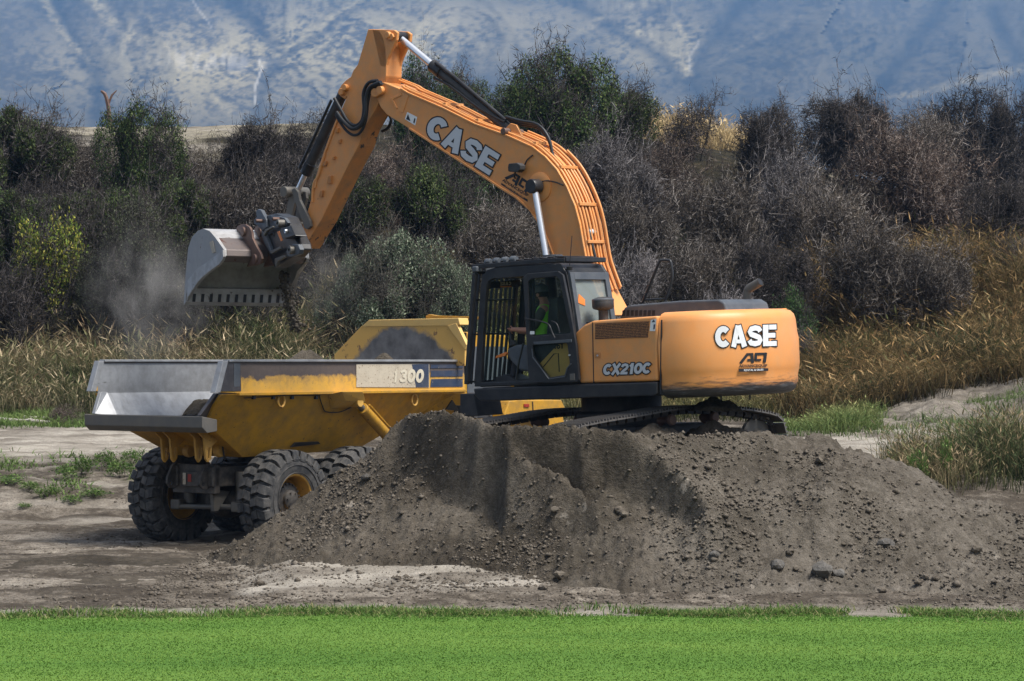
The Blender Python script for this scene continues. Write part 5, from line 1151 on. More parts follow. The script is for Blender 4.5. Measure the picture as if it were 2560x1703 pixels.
MB().box(((xf+xr)/2, (yL+yR)/2, zb-.02), (xf-xr-.05, yL-yR-.1, .08)).build('cab_floor', M['blackmatte'], CAB)
# rear wall with window
rx0 = E.y(1416, 684, yL); rx1 = E.y(1440, 840, yL)
def rear(yv, s): # s 0 top .. 1 bottom along rear slope
    return Vector((rx0.x+(rx1.x-rx0.x)*s, yv, rx0.z+(rx1.z-rx0.z)*s))
for (ya, s0, yb, s1) in [(yL-.03, -.02, yL-.12, 1.4), (yR+.10, -.02, yR, 1.4), (yL-.12, -.02, yR+.1, .10), (yL-.12, .80, yR+.1, 1.4)]:
    MB().prism([rear(ya, s0), rear(yb, s0), rear(yb, s1), rear(ya, s1)], (-.05, 0, 0)).build('rear_frame', M['grey_hood'], CAB, .006)
MB().prism([rear(yL-.11, .09), rear(yR+.09, .09), rear(yR+.09, .81), rear(yL-.11, .81)], (-.012, 0, 0)).build('rear_window', M['glass_rear'], CAB)
MB().prism([rear(yL-.2, .33), rear(yL-.32, .42), rear(yL-.30, .52), rear(yL-.14, .47)], (-.02, 0, 0)).build('rear_sticker', M['orangeplastic'], CAB)
# windscreen, guard bars
ft = E.y(1207, 690, yL); fb = E.y(1186, 960, yL)
MB().prism([Vector((ft.x-.03, yL-.06, ft.z)), Vector((ft.x-.03, yR, ft.z)), Vector((fb.x-.03, yR, fb.z+.05)), Vector((fb.x-.03, yL-.06, fb.z+.05))], (.01, 0, 0)).build('windscreen', M['glass'], CAB)
GD = MB(); gx = .13
a0 = Vector((ft.x+gx, 0, ft.z+.05)); a1 = Vector((fb.x+gx, 0, fb.z))
for yv in (yL+.03, yR): GD.bar(a0+Vector((0, yv, 0)), a1+Vector((0, yv, 0)), .06, .07, (0, 1, 0))
for s_ in (0.0, .24, .55, .98): q = a0.lerp(a1, s_); GD.bar(q+Vector((0, yL+.03, 0)), q+Vector((0, yR, 0)), .035, .03)
GD = GD.build('window_guard', M['black'], CAB, .006)
for k in range(8):
    yv = yR+.1+k*(yL-yR-.12)/7.6; MB().bar(a0+Vector((.02, yv, 0)), a1+Vector((.02, yv, 0)), .045, .02, (0, 1, 0)).build('guard_bar', M['black'], GD)
MB().bar(a0+Vector((-.02, yL+.07, .06)), a0+Vector((-.02, yR-.02, .06)), .10, .09).build('guard_hinge', M['grey_hood'], GD, .02)
# roof guard
r0 = E.y(1180, 668, yL); r1 = E.y(1392, 650, yL); r2 = E.y(1470, 652, yL)
RG = MB()
for yv in (yL, yR+.02): RG.bar((r0.x, yv, r0.z), (r1.x, yv, r1.z), .04, .07); RG.bar((r1.x, yv, r1.z), (r1.x-.16, yv, r1.z-.01), .04, .06)
RG.bar((r0.x, yL, r0.z), (r0.x, yR, r0.z), .04, .05); RG.bar((r1.x-.16, yL, r1.z), (r1.x-.16, yR, r1.z), .05, .07)
RG = RG.build('roof_guard', M['black'], CAB, .008)
for k in range(11):
    s_ = (k+.6)/11; q = Vector((r0.x+(r1.x-r0.x)*s_, 0, r0.z+(r1.z-r0.z)*s_+.035)); MB().box((q.x, (yL+yR)/2, q.z), (.09, yL-yR-.05, .014), Matrix.Rotation(R(38), 3, 'Y')).build('guard_slat', M['black'], RG, .003)
for k in range(4):
    q = E.y(1214+k*21, 656-2.2*k, yL-.02); MB().lathe([(0, -.05), (.05, -.05), (.06, -.02), (.06, .05), (.045, .07), (0, .075)], (q.x, yL-.10, q.z), 'X', 16).build('roof_lamp', M['grey_hood'], RG, 0, 40)
MB().tube([E.y(1423, 674, yL-.05), E.y(1426, 640, yL-.05), E.y(1430, 590, yL-.05)], .006, 5).build('antenna', M['black'], CAB)
MB().lathe([(0, 0), (.04, 0), (.05, .05), (0, .07)], E.y(1424, 676, yL-.05), 'Z', 12).build('antenna_base', M['black'], CAB)
MB().lathe([(0, 0), (.15, 0), (.15, .02), (0, .03)], E.y(1382, 641, .95), 'Z', 18).build('roof_hatch', M['grey_hood'], CAB)
# the open door folded back along the cab
yD = 1.455
dO = [(1307, 694), (1318, 684), (1394, 678), (1407, 687), (1424, 770), (1440, 862), (1448, 950), (1442, 956), (1330, 958), (1321, 950), (1314, 820)]
w1 = [(1320, 706), (1328, 697), (1390, 692), (1400, 701), (1412, 768), (1426, 830), (1424, 834), (1330, 840), (1323, 832)]
w2 = [(1331, 866), (1338, 860), (1412, 856), (1418, 862), (1424, 908), (1410, 938), (1372, 944), (1352, 918), (1334, 890)]
mb = MB(); plate_holes(mb, ey(dO, yD), [ey(w1, yD), ey(w2, yD)], (0, -.05, 0)); DR = mb.build('door', M['black'], CAB, .010)
MB().prism(ey(w1, yD-.025), (0, -.006, 0)).build('door_window', M['glass'], DR); MB().prism(ey(w2, yD-.025), (0, -.006, 0)).build('door_window', M['glass'], DR)
MB().tube([E.y(*q, yD+.05) for q in ((1311, 796), (1340, 801), (1364, 807), (1374, 815), (1380, 830), (1387, 845))], .012, 7, smooth_pts=3).tube([E.y(*q, yD+.03) for q in ((1378, 803), (1390, 808), (1396, 820), (1399, 832))], .012, 7, smooth_pts=3).build('door_rail', M['black'], DR, smooth=60)
MB().prism(ey([(1333, 855), (1428, 848), (1428, 856), (1335, 862)], yD+.02), (0, -.02, 0)).build('door_moulding', M['grey_hood'], DR, .004)
MB().tube(ey([(1330, 872), (1332, 894), (1352, 920), (1372, 948), (1412, 942), (1418, 920), (1428, 910)], yD+.006), .010, 6).build('window_bead', M['grey_hood'], DR)
MB().prism(ey([(1424, 935), (1436, 934), (1437, 950), (1425, 951)], yD+.01), (0, -.02, 0)).build('door_latch', M['dark_steel'], DR, .003); pin(MB(), 1424, 888, yD+.01, .012, .03).build('door_button', M['chrome'], DR)
quad_px('door_sticker', M['white'], DR, [(1325, 828), (1336, 828), (1336, 836), (1325, 836)], ysurf(yD), .004)
M['tan'] = paint('ochre side board', (.50, .28, .075), .6, dust=(.25, .18, .1), dust_amt=.4)
SBD = MB().prism(ey([(1345, 915), (1395, 862), (1420, 858), (1426, 906), (1412, 942), (1372, 946)], yL+.006), (0, .012, 0)).build('side_board', M['tan'], CAB, .003)
letters('unit_number', '161', M['ink'], SBD, (1384, 873), (1408, 872), (1384, 857), ysurf(yL+.018), .004)
MB().tube(ey([(1358, 918), (1385, 885), (1396, 884), (1398, 930)], yL+.02), .008, 6).build('board_crease', M['ink'], SBD)
# interior
def ib(name, pts, yv, w_, mat, bev=.01): return MB().prism(ey(pts, yv), (0, -w_, 0)).build(name, M[mat], CAB, bev)
ib('armrest_console', [(1268, 872), (1290, 862), (1318, 864), (1322, 930), (1300, 926), (1278, 905), (1266, 888)], 1.18, .16, 'grey_hood', .03)
ib('joystick_boot', [(1272, 866), (1275, 852), (1283, 850), (1288, 862)], 1.12, .08, 'blackmatte')
MB().tube(ey([(1279, 852), (1276, 838), (1273, 830)], 1.08), .022, 8).build('joystick', M['blackmatte'], CAB)
ib('safety_lever', [(1238, 896), (1240, 890), (1264, 880), (1267, 884), (1262, 890)], 1.22, .04, 'orangeplastic', .004)
ib('pedal', [(1236, 955), (1240, 942), (1262, 936), (1286, 948), (1292, 956)], 1.1, .4, 'blackmatte'); ib('travel_lever', [(1252, 945), (1258, 900), (1262, 900), (1257, 946)], 1.0, .05, 'black')
MB().tube(ey([(1308, 860), (1298, 900), (1290, 950)], 1.32), .016, 6).build('grab_bar', M['black'], CAB)
ib('seat', [(1320, 876), (1380, 872), (1384, 905), (1322, 908)], 1.10, .48, 'blackmatte', .03); ib('seat_back', [(1362, 875), (1372, 745), (1392, 742), (1400, 872)], 1.10, .48, 'blackmatte', .03)
p = E.x(1262, 704, ft.x-.06)
quad_px('windscreen_board', M['ink'], CAB, [(1216, 706), (1300, 700), (1302, 716), (1216, 722)], lambda x, y, o_: E.x(x, y, ft.x-.07-o_), 0)
letters('windscreen_lettering', 'CASE', M['cream'], CAB, (1278, 713), (1250, 714), (1278, 704), lambda x, y, o_: E.x(x, y, ft.x-.07-o_), .006)
quad_px('windscreen_stripe', M['orangeplastic'], CAB, [(1250, 716), (1279, 715), (1279, 717.5), (1250, 718.5)], lambda x, y, o_: E.x(x, y, ft.x-.07-o_), .006)

# ---- undercarriage
UR = Matrix.Rotation(R(84.8), 4, 'Z'); UF = Frame(EM @ UR)
uy = lambda pts, v: [UF.y(x, y, v) for x, y in pts]
TOP = [(1432, 1075), (1450, 1063), (1520, 1048), (1600, 1035), (1680, 1021), (1760, 1014), (1850, 1018), (1900, 1024), (1940, 1034), (1958, 1050), (1968, 1090)]
tp = [(p.x, p.z) for p in uy(TOP, 1.5)]
loop = tp+[(-2.10, -.98), (-1.75, -1.16), (0, -1.2), (1.7, -1.2), (2.35, -1.08), (2.66, -.82)]
def closed_spline(pts, m=24):
    out = []; n = len(pts)
    for i in range(n):
        p0, p1, p2, p3 = [np.array(pts[(i+k-1) % n]) for k in range(4)]
        for k in range(m): t_ = k/m; out.append(.5*((2*p1)+(-p0+p2)*t_+(2*p0-5*p1+4*p2-p3)*t_*t_+(-p0+3*p1-3*p2+p3)*t_**3))
    return np.array(out)
lp = closed_spline(loop); seg = np.linalg.norm(np.roll(lp, -1, 0)-lp, axis=1); cum = np.concatenate([[0], np.cumsum(seg)]); TL = cum[-1]; NSH = round(TL/.19)
sh = MB().box((0, 0, 0), (.178, .60, .022)); 
for dx_ in (-.07, .0, .07): sh.box((dx_, 0, .026), (.018, .60, .032))
sh_me = sh.mesh('track_shoe', M['shoe'])
lk = MB().box((0, .09, -.055), (.15, .03, .075)).box((0, -.09, -.055), (.15, .03, .075)).box((.06, 0, -.05), (.04, .26, .04)); lk_me = lk.mesh('track_link', M['track'])
for yc in (1.2, -1.2):
    fr = MB().prism([(-1.55, yc-.16, -1.08), (1.9, yc-.16, -1.08), (2.0, yc-.16, -.85), (1.6, yc-.16, -.62), (-1.4, yc-.16, -.60), (-1.65, yc-.16, -.8)], (0, .32, 0)).build('track', M['track'], EX, .02, None, UR)
    for px, py in ((1668, 1054), (1775, 1047)):
        q = UF.y(px, py, 1.36); MB().lathe([(0, -.16), (.05, -.16), (.09, -.1), (.06, -.06), (.06, .06), (.09, .1), (.075, .14), (.04, .15), (0, .15)], (q.x, yc+(.14 if yc > 0 else -.14), q.z+.02), 'Y', 18).build('carrier_roller', M['rust'], fr, 0, 40)
    for xx, rr in ((-1.72, .34), (2.18, .33)): MB().lathe([(0, -.12), (rr*.4, -.12), (rr*.5, -.05), (rr*.85, -.05), (rr, -.03), (rr, .03), (rr*.85, .05), (rr*.5, .05), (rr*.4, .12), (0, .12)], (xx, yc, -.76), 'Y', 28).build('idler_wheel', M['dark_steel'], fr, 0, 40)
    for k in range(NSH):
        s_ = (k+.5)*TL/NSH; i = min(int(np.searchsorted(cum, s_))-1, len(lp)-1); p0 = lp[i]; p1 = lp[(i+1) % len(lp)]; c = p0+(p1-p0)*((s_-cum[i])/seg[i]); d = (p1-p0)/seg[i]
        Mx = Matrix.Translation((c[0], yc, c[1]-.03)) @ Matrix.Rotation(math.atan2(-d[1], d[0]), 4, 'Y') @ Matrix.Rotation(math.pi, 4, 'X')
        Mx = Matrix.Translation((c[0], yc, c[1]-.03)) @ Matrix(((d[0], 0, -d[1], 0), (0, 1, 0, 0), (d[1], 0, d[0], 0), (0, 0, 0, 1)))
        # the path runs from the front along the top to the rear, so outward is the path's right hand
        up = Vector((-d[1], 0, d[0])); cen = Vector((c[0]-.25, 0, c[1]+.75))
        if up.dot(cen) < 0: Mx = Matrix.Translation((c[0], yc, c[1]-.03)) @ Matrix(((-d[0], 0, d[1], 0), (0, 1, 0, 0), (-d[1], 0, -d[0], 0), (0, 0, 0, 1)))
        link('track_shoe', sh_me, fr, Mx); link('track_link', lk_me, fr, Mx)
MB().lathe([(0, -.62), (.62, -.62), (.70, -.55), (.70, -.25), (.62, -.22), (.62, .02), (0, .02)], (0, 0, 0), 'Z', 36).build('swing_ring', M['blackmatte'], EX, .01, 40)
MB().box((0, 0, -.62), (1.6, 2.1, .35)).build('car_body', M['blackmatte'], EX, .04, None, UR)
MB().prism(ey([(1150, 1040), (1150, 985), (1185, 985), (1195, 1040)], .95), (0, -.6, 0)).build('front_step', M['blackmatte'], EX, .01)
# soil caught on the track
def heap(name, pts, D, amp, label, cat, mat='soil', n=60):
    pass

# ------------------------------------------------------------------ operator
PF = E
def person():
    root = empty('person', EM, 'operator in a bright green vest and cap sitting inside the cab', 'person')
    yv = .86
    def q(px, py, y): return E.y(px, py, y)
    J = {'pelvis': q(1362, 872, yv), 'waist': q(1360, 842, yv), 'chest': q(1363, 795, yv), 'neckb': q(1362, 760, yv), 'neck': q(1359, 748, yv), 'head': q(1354, 738, yv), 'crown': q(1354, 718, yv),
         'shL': q(1360, 768, yv+.20), 'elL': q(1330, 826, yv+.27), 'wrL': q(1286, 824, yv+.22), 'haL': q(1277, 823, yv+.22),
         'shR': q(1366, 768, yv-.20), 'elR': q(1348, 830, yv-.26), 'wrR': q(1300, 830, yv-.22), 'haR': q(1292, 828, yv-.22),
         'hiL': q(1360, 876, yv+.10), 'knL': q(1296, 880, yv+.14), 'anL': q(1282, 945, yv+.12), 'toL': q(1262, 948, yv+.12), 'hiR': q(1364, 876, yv-.10), 'knR': q(1302, 880, yv-.14), 'anR': q(1290, 945, yv-.12), 'toR': q(1268, 948, yv-.12)}
    rad = {'pelvis': (.16, .13), 'waist': (.155, .12), 'chest': (.165, .125), 'neckb': (.09, .08), 'neck': (.058, .06), 'head': (.085, .095), 'crown': (.07, .08), 'shL': (.075, .075), 'elL': (.05, .05), 'wrL': (.034, .034), 'haL': (.036, .025),
           'hiL': (.095, .095), 'knL': (.065, .065), 'anL': (.045, .045), 'toL': (.04, .035)}
    for k in list(rad):
        if k.endswith('L'): rad[k[:-1]+'R'] = rad[k]
    ED = [('pelvis', 'waist'), ('waist', 'chest'), ('chest', 'neckb'), ('neckb', 'neck'), ('neck', 'head'), ('head', 'crown'), ('chest', 'shL'), ('shL', 'elL'), ('elL', 'wrL'), ('wrL', 'haL'), ('chest', 'shR'), ('shR', 'elR'), ('elR', 'wrR'), ('wrR', 'haR'),
          ('pelvis', 'hiL'), ('hiL', 'knL'), ('knL', 'anL'), ('anL', 'toL'), ('pelvis', 'hiR'), ('hiR', 'knR'), ('knR', 'anR'), ('anR', 'toR')]
    def skin(name, edges, mat, grow_=0.0, rootv='pelvis', sub=2):
        names = []
        for a, b in edges:
            for n_ in (a, b):
                if n_ not in names: names.append(n_)
        me = bpy.data.meshes.new(name); me.from_pydata([J[n_] for n_ in names], [(names.index(a), names.index(b)) for a, b in edges], []); me.materials.append(mat)
        o = link(name, me, root); sm = o.modifiers.new('skin', 'SKIN'); sm.use_smooth_shade = True
        for i, n_ in enumerate(names):
            r = rad[n_]; me.skin_vertices[0].data[i].radius = (r[0]+grow_, r[1]+grow_); me.skin_vertices[0].data[i].use_root = n_ == rootv
        s_ = o.modifiers.new('sub', 'SUBSURF'); s_.levels = sub; s_.render_levels = sub
        return o
    body = skin('body', ED, M['skin'])
    # fingers of the left hand closed on the joystick
    for k in range(4):
        a = J['haL']+Vector((.0, .02-.014*k, .015-.022*k)); J['f0'] = a; J['f1'] = a+Vector((.055-.004*k, -.01, -.005)); J['f2'] = a+Vector((.06-.004*k, -.045, -.012)); J['f3'] = a+Vector((.03, -.06, -.012))
        for n_ in ('f0', 'f1', 'f2', 'f3'): rad[n_] = (.010, .010)
        skin('finger', [('f0', 'f1'), ('f1', 'f2'), ('f2', 'f3')], M['skin'], 0, 'f0', 1)
    J['t0'] = J['haL']+Vector((-.01, -.02, .02)); J['t1'] = J['t0']+Vector((.04, -.02, .025)); J['t2'] = J['t1']+Vector((.025, -.02, .0))
    for n_ in ('t0', 't1', 't2'): rad[n_] = (.011, .011)
    skin('thumb', [('t0', 't1'), ('t1', 't2')], M['skin'], 0, 't0', 1)
    skin('vest', ED[:3]+[ED[6], ED[10]], M['hivis'], .022)
    J['mL'] = J['shL'].lerp(J['elL'], .98); J['mR'] = J['shR'].lerp(J['elR'], .98); rad['mL'] = rad['mR'] = (.055, .055)
    skin('sleeve', [('shL', 'mL')], M['sleeve'], .012, 'shL'); skin('sleeve', [('shR', 'mR')], M['sleeve'], .012, 'shR')
    skin('trousers', [e for e in ED if e[0] in ('pelvis', 'hiL', 'hiR', 'knL', 'knR') and e[1] != 'waist'], M['trouser'], .012)
    h = J['head'].lerp(J['crown'], .45)
    mb = MB(); mb.lathe([(.104, -.01), (.108, .03), (.098, .075), (.06, .105), (0, .112)], h, 'Z', 20); cap_ = mb.build('cap', M['cap'], root, 0, 60)
    MB().prism([h+Vector(v) for v in ((.08, .075, 0), (.15, .06, -.012), (.19, 0, -.018), (.15, -.06, -.012), (.08, -.075, 0))], (0, 0, .012)).build('brim', M['cap'], cap_, .004)
    nose = J['head']+Vector((.095, 0, -.005)); MB().prism([nose+Vector(v) for v in ((0, .014, -.02), (.03, 0, -.018), (0, -.014, -.02), (0, 0, .03))], (-.02, 0, 0)).build('nose', M['skin'], root, .004)
    for s in (.10, -.10): MB().lathe([(0, -.012), (.022, -.01), (.03, 0), (.022, .01), (0, .012)], J['head']+Vector((-.005, s, .0)), 'Y', 12).build('ear', M['skin'], root, 0, 60)
    for s in (.035, -.035): MB().lathe([(0, -.008), (.010, 0), (0, .008)], J['head']+Vector((.088, s, .02)), 'X', 10).build('eye', M['ink'], root)
    MB().box(J['head']+Vector((.088, 0, -.05)), (.012, .05, .01)).build('mouth', M['rust'], root, .003)
    MB().lathe([(.0985, -.06), (.102, -.01), (.100, .02)], J['head']+Vector((-.012, 0, .03)), 'Z', 20).build('hair', M['hair'], root, 0, 60)
    return root
person()
# ------------------------------------------------------------------ articulated dump truck
PHI = R(54); HWD = 1.62; DW = 40.4
_o = P(742, 1240, DW); _rt = Vector((math.sin(PHI), -math.cos(PHI), 0)); _o = _o-_rt*HWD; _o.z = -.1
TM = Matrix.Translation(_o) @ Matrix.Rotation(PHI, 4, 'Z'); T = Frame(TM)
TR = empty('dump_truck', TM, 'yellow articulated dump truck with a worn steel tail, parked behind the heap', 'dump truck')
ty = lambda pts, v: [T.y(x, y, v) for x, y in pts]
def tsurf(v): return lambda x, y, off: T.y(x, y, v-off)
BH = 1.50
pt = T.y(565, 904, -BH); pf = T.y(1160, 901, -BH); xt, xf, zr = pt.x, pf.x, pt.z; zk = T.y(700, 984, -BH).z
STN = [(xt-.10, zr-1.02, 1.12), (xt+1.15, 1.56, .82), (xt+4.2, 1.60, .82), (xf-.05, zk-.1, 1.22)]
_S0 = STN; STN = []
for (x0_, z0_, h0_), (x1_, z1_, h1_) in zip(_S0[:-1], _S0[1:]):
    STN += [(x0_+(x1_-x0_)*k/8, z0_+(z1_-z0_)*k/8, h0_+(h1_-h0_)*k/8) for k in range(8)]
STN.append(_S0[-1])
def sect(x, zf, hw, d=0.0):
    return [Vector((x, -BH+d, zk)), Vector((x, -hw+d*.7, zf+d)), Vector((x, hw-d*.7, zf+d)), Vector((x, BH-d, zk))]
DB = MB().loft([sect(*s)+sect(*s, .07)[::-1] for s in STN]).build('dump_body', M['yellow'], TR, .006)
for k, (x, zf_, hw_) in enumerate(STN):   # liner: bare steel polished by the loads
    pass
rings = []
for x, zf_, hw_ in STN:
    a = sect(x, zf_, hw_, .075); rings.append([Vector((x, -BH+.078, zr-.03)), a[0]+Vector((0, .004, 0)), a[1], a[2], a[3]+Vector((0, -.004, 0)), Vector((x, BH-.078, zr-.03))])
LN = MB().loft(rings, closed=False).build('bed_liner', M['bed_steel'], DB)
pan = ty([(566, 903), (1160, 900), (1163, 984), (600, 984), (546, 981)], -BH)
SPR = MB().prism(pan, (0, .075, 0)).build('side_panel', M['yellow_panel'], DB, .008)
MB().prism([Vector((p.x, BH, p.z)) for p in pan], (0, -.075, 0)).build('side_panel', M['yellow_panel'], DB, .008)
for s in (-1, 1):
    MB().box(((xt+xf)/2+.02, s*(BH-.035), zr+.012), (xf-xt-.05, .15, .045)).build('rim_rail', M['bed_steel'], DB, .012)
q = [Vector((p.x, -BH-.012, p.z)) for p in ty([(567, 905), (600, 905), (602, 978), (548, 979)], -BH)]
MB().prism(q, (0, .02, 0)).build('end_plate', M['worn_black'], DB, .004)
MB().prism([Vector((p.x-.01, -BH-.02, p.z)) for p in ty([(557, 902), (570, 902), (550, 982), (537, 982)], -BH)], (0, .12, 0)).build('tail_edge', M['bed_steel'], DB, .008)
MB().prism([Vector((p.x-.01, BH-.10, p.z)) for p in ty([(557, 902), (570, 902), (550, 982), (537, 982)], -BH)], (0, .12, 0)).build('tail_edge', M['bed_steel'], DB, .008)
MB().prism([Vector((p.x, -BH-.018, p.z)) for p in ty([(583, 908), (598, 908), (598, 967), (583, 967)], -BH)], (0, .01, 0)).build('reflector_strip', M['grey_hood'], DB, .002)
MB().box(((xt+xf)/2+.15, -BH-.02, zk+.0), (xf-xt-.25, .07, .05)).build('panel_ledge', M['yellow'], DB, .008)
# tail lip
zt, zbm = T.x(400, 1039, xt-.35).z, T.x(400, 1070, xt-.35).z
MB().prism([(xt-.42, -1.36, zt), (xt-.02, -1.32, zt-.06), (xt-.02, -1.32, zbm-.05), (xt-.30, -1.36, zbm-.07), (xt-.42, -1.36, zbm+.02)], (0, 2.78, 0)).build('tail_lip', M['dark_steel'], DB, .012)
MB().loft([[Vector((xt-.38, s*1.28, zt+.012)), Vector((xt-.12, s*1.40, zk+.02)), Vector((xt+.05, s*1.42, zk+.02)), Vector((xt+.0, s*1.10, zt-.05))] for s in (-1,)]+[[Vector((xt-.38, -1.20, zt+.012)), Vector((xt-.12, -1.32, zk+.02)), Vector((xt+.05, -1.34, zk+.02)), Vector((xt+.0, -1.02, zt-.05))]]).build('corner_gusset', M['worn_black'], DB, .006)
MB().loft([[Vector((xt-.38, 1.28, zt+.012)), Vector((xt-.12, 1.40, zk+.02)), Vector((xt+.05, 1.42, zk+.02)), Vector((xt+.0, 1.10, zt-.05))], [Vector((xt-.38, 1.20, zt+.012)), Vector((xt-.12, 1.32, zk+.02)), Vector((xt+.05, 1.34, zk+.02)), Vector((xt+.0, 1.02, zt-.05))]]).build('corner_gusset', M['bed_steel'], DB, .006)
MB().add([(xt-.39, -1.25, zt+.004), (xt-.39, 1.25, zt+.004), (xt-.08, 1.08, zr-1.02+.085), (xt-.08, -1.08, zr-1.02+.085)], [(0, 1, 2, 3)]).build('tail_ramp', M['bed_steel'], DB)
# decals
def tq(name, mat, pts, off): return quad_px(name, M[mat], SPR, pts, tsurf(-BH), off)
tq('name_decal', 'cream', [(891, 911), (1073, 910), (1073, 969), (891, 968)], .010)
tq('decal_tail', 'navy', [(1030, 911), (1072, 910), (1072, 968), (1040, 968)], .013)
for y0, y1 in ((912, 921), (927, 942), (948, 968)): tq('stripe_decal', 'navy', [(1078, y0), (1157, y0-1), (1157, y1-1), (1076, y1)], .010)
M['faded'] = paint('faded cream lettering', (.62, .57, .45), .6, dust=(.45, .38, .28), dust_amt=.5)
letters('model_number', '300', M['faded'], SPR, (997, 957), (1058, 957), (1001, 923), tsurf(-BH), .018, .0, .02)
letters('model_letter', '1', M['faded'], SPR, (982, 957), (992, 957), (986, 923), tsurf(-BH), .018)
M['blur'] = paint('worn decal edge', (.32, .27, .20), .6, chips=(.14, .08, .04), chip_at=.55, chip_scale=20)
# bracket, ram, eyes, cable on the body side
def wall_y(z):  # outer face of the sloping wall on the right hand side
    return -BH+(zk-z)/(zk-1.58)*(BH-.82)
def wpt(px, py, off=0.0):
    y = -1.2
    for _ in range(8): p = T.y(px, py, y); y = wall_y(p.z)-off
    return T.y(px, py, y)
MB().loft([[wpt(820, 986, .0), wpt(886, 986, .0), wpt(882, 1020, .0), wpt(826, 1022, .0)], [wpt(826, 986, .0)+Vector((0, -.26, .05)), wpt(880, 986)+Vector((0, -.26, .05)), wpt(884, 1016)+Vector((0, -.28, .08)), wpt(838, 1010)+Vector((0, -.24, .06))]]).build('ram_bracket', M['yellow_head'], DB, .012)
a = wpt(892, 1006, .16); b = T.y(1000, 1125, -1.15)
RM = MB().tube([a+(b-a)*.12, a+(b-a)*1.15], .105, 20).build('tipping_ram', M['yellow'], TR, .01, 40)
MB().tube([a, a+(b-a)*.14], .06, 14).build('ram_rod', M['dark_steel'], RM, 0, 40); MB().lathe([(0, -.09), (.085, -.09), (.085, .09), (0, .09)], a, 'Y', 16).build('ram_eye', M['yellow_head'], RM, .008, 40)
MB().tube([a+(b-a)*.14+Vector((.09, -.07, .08)), a+(b-a)*1.0+Vector((.09, -.07, .08))], .018, 6).build('ram_pipe', M['yellow'], RM)
for px, py in ((703, 1003), (1036, 1000)):
    c = wpt(px, py, .05); MB().tube([c+Vector((.085*math.cos(k*.5236), 0, .105*math.sin(k*.5236))) for k in range(13)], .022, 8).build('lifting_eye', M['rimyellow'], DB, smooth=60)
MB().tube([wpt(x, y, .03) for x, y in ((610, 995), (680, 991), (720, 988), (800, 988))], .009, 5).tube([wpt(x, y, .03) for x, y in ((798, 990), (808, 1020), (816, 1030), (850, 1030), (878, 1018))], .011, 5, smooth_pts=3).build('brake_cable', M['hose'], DB)
for px in (634, 683, 730, 790): MB().box(wpt(px, 994, .02), (.06, .05, .06)).build('cable_clip', M['black'], DB, .004)
MB().prism([wpt(1128, 1000, .01), wpt(1112, 1024, .01), wpt(1146, 1028, .01)], (0, -.03, 0)).build('mud_flap', M['hose'], DB)
MB().prism([wpt(724, 1118, .02), wpt(796, 1110, .02), wpt(790, 1104, .02), wpt(735, 1106, .02)], (0, -.06, 0)).build('body_stop', M['black'], DB, .006)
# headboard
m, t, N, L, b_ = NT('headboard paint'); v = coords(t, 'Object'); sx = N.new('ShaderNodeSeparateXYZ'); L.new(v, sx.inputs[0])
dome = mth(t, 'SUBTRACT', mth(t, 'SUBTRACT', zr+.72, mth(t, 'MULTIPLY', mth(t, 'MULTIPLY', mth(t, 'ADD', sx.outputs[1], .25), mth(t, 'ADD', sx.outputs[1], .25)), .42)), sx.outputs[2])
dome = mth(t, 'ADD', dome, mth(t, 'MULTIPLY', mth(t, 'SUBTRACT', noise(t, v, 2.2, 6, .65), .5), .5))
base = mixc(t, ramp(t, noise(t, v, 4.5, 6, .65), [(.58, (0, 0, 0)), (.64, (1, 1, 1))]), (.66, .40, .10), (.22, .12, .05))
mr = N.new('ShaderNodeMapRange'); mr.inputs[1].default_value = -.02; mr.inputs[2].default_value = .10; L.new(dome, mr.inputs[0])
L.new(mixc(t, mr.outputs[0], base, ramp(t, noise(t, v, 3, 6, .6), [(.35, (.10, .095, .095)), (.65, (.22, .215, .21))])), b_.inputs['Base Color']); b_.inputs['Roughness'].default_value = .5
M['headboard'] = m
tx = lambda pts, v: [T.x(x, y, v) for x, y in pts]
xh = xf-.25
HB = MB().prism(tx([(836, 915), (836, 886), (903, 816), (1118, 814), (1162, 872), (1162, 915)], xh), (.07, 0, 0)).build('headboard', M['headboard'], TR, .006)
M['yellow_top'] = paint('pale yellow top plate', (.74, .49, .16), .5, dust=(.5, .36, .16), dust_amt=.4)
MB().prism(tx([(903, 817), (922, 800), (1146, 795), (1150, 812), (1118, 815)], xh-.01), (.30, 0, 0)).build('top_plate', M['yellow_top'], HB, .01)
MB().prism(tx([(1118, 815), (1140, 808), (1166, 862), (1162, 874)], xh-.02), (.10, 0, 0)).build('wing_plate', M['yellow_top'], HB, .006)
MB().prism(tx([(1064, 790), (1072, 786), (1090, 789), (1200, 792), (1200, 799), (1064, 797)], xh+.35), (.12, 0, 0)).build('top_bar', M['yellow'], HB, .008)
m, t, N, L, b_ = NT('dark wire mesh'); v = coords(t, 'Object', (0, 1, 1)); vo = N.new('ShaderNodeTexVoronoi'); vo.inputs['Scale'].default_value = 26; vo.inputs['Randomness'].default_value = .1; L.new(v, vo.inputs['Vector'])
L.new(ramp(t, vo.outputs['Distance'], [(.42, (.006, .006, .007)), (.55, (.07, .07, .075))]), b_.inputs['Base Color'])
MB().prism([Vector((xh+.5, y, z)) for y, z in ((-1.35, zr-.3), (-.4, zr-.3), (-.4, zr+.55), (-1.35, zr+.55))], (.03, 0, 0)).build('rear_screen', m, TR)
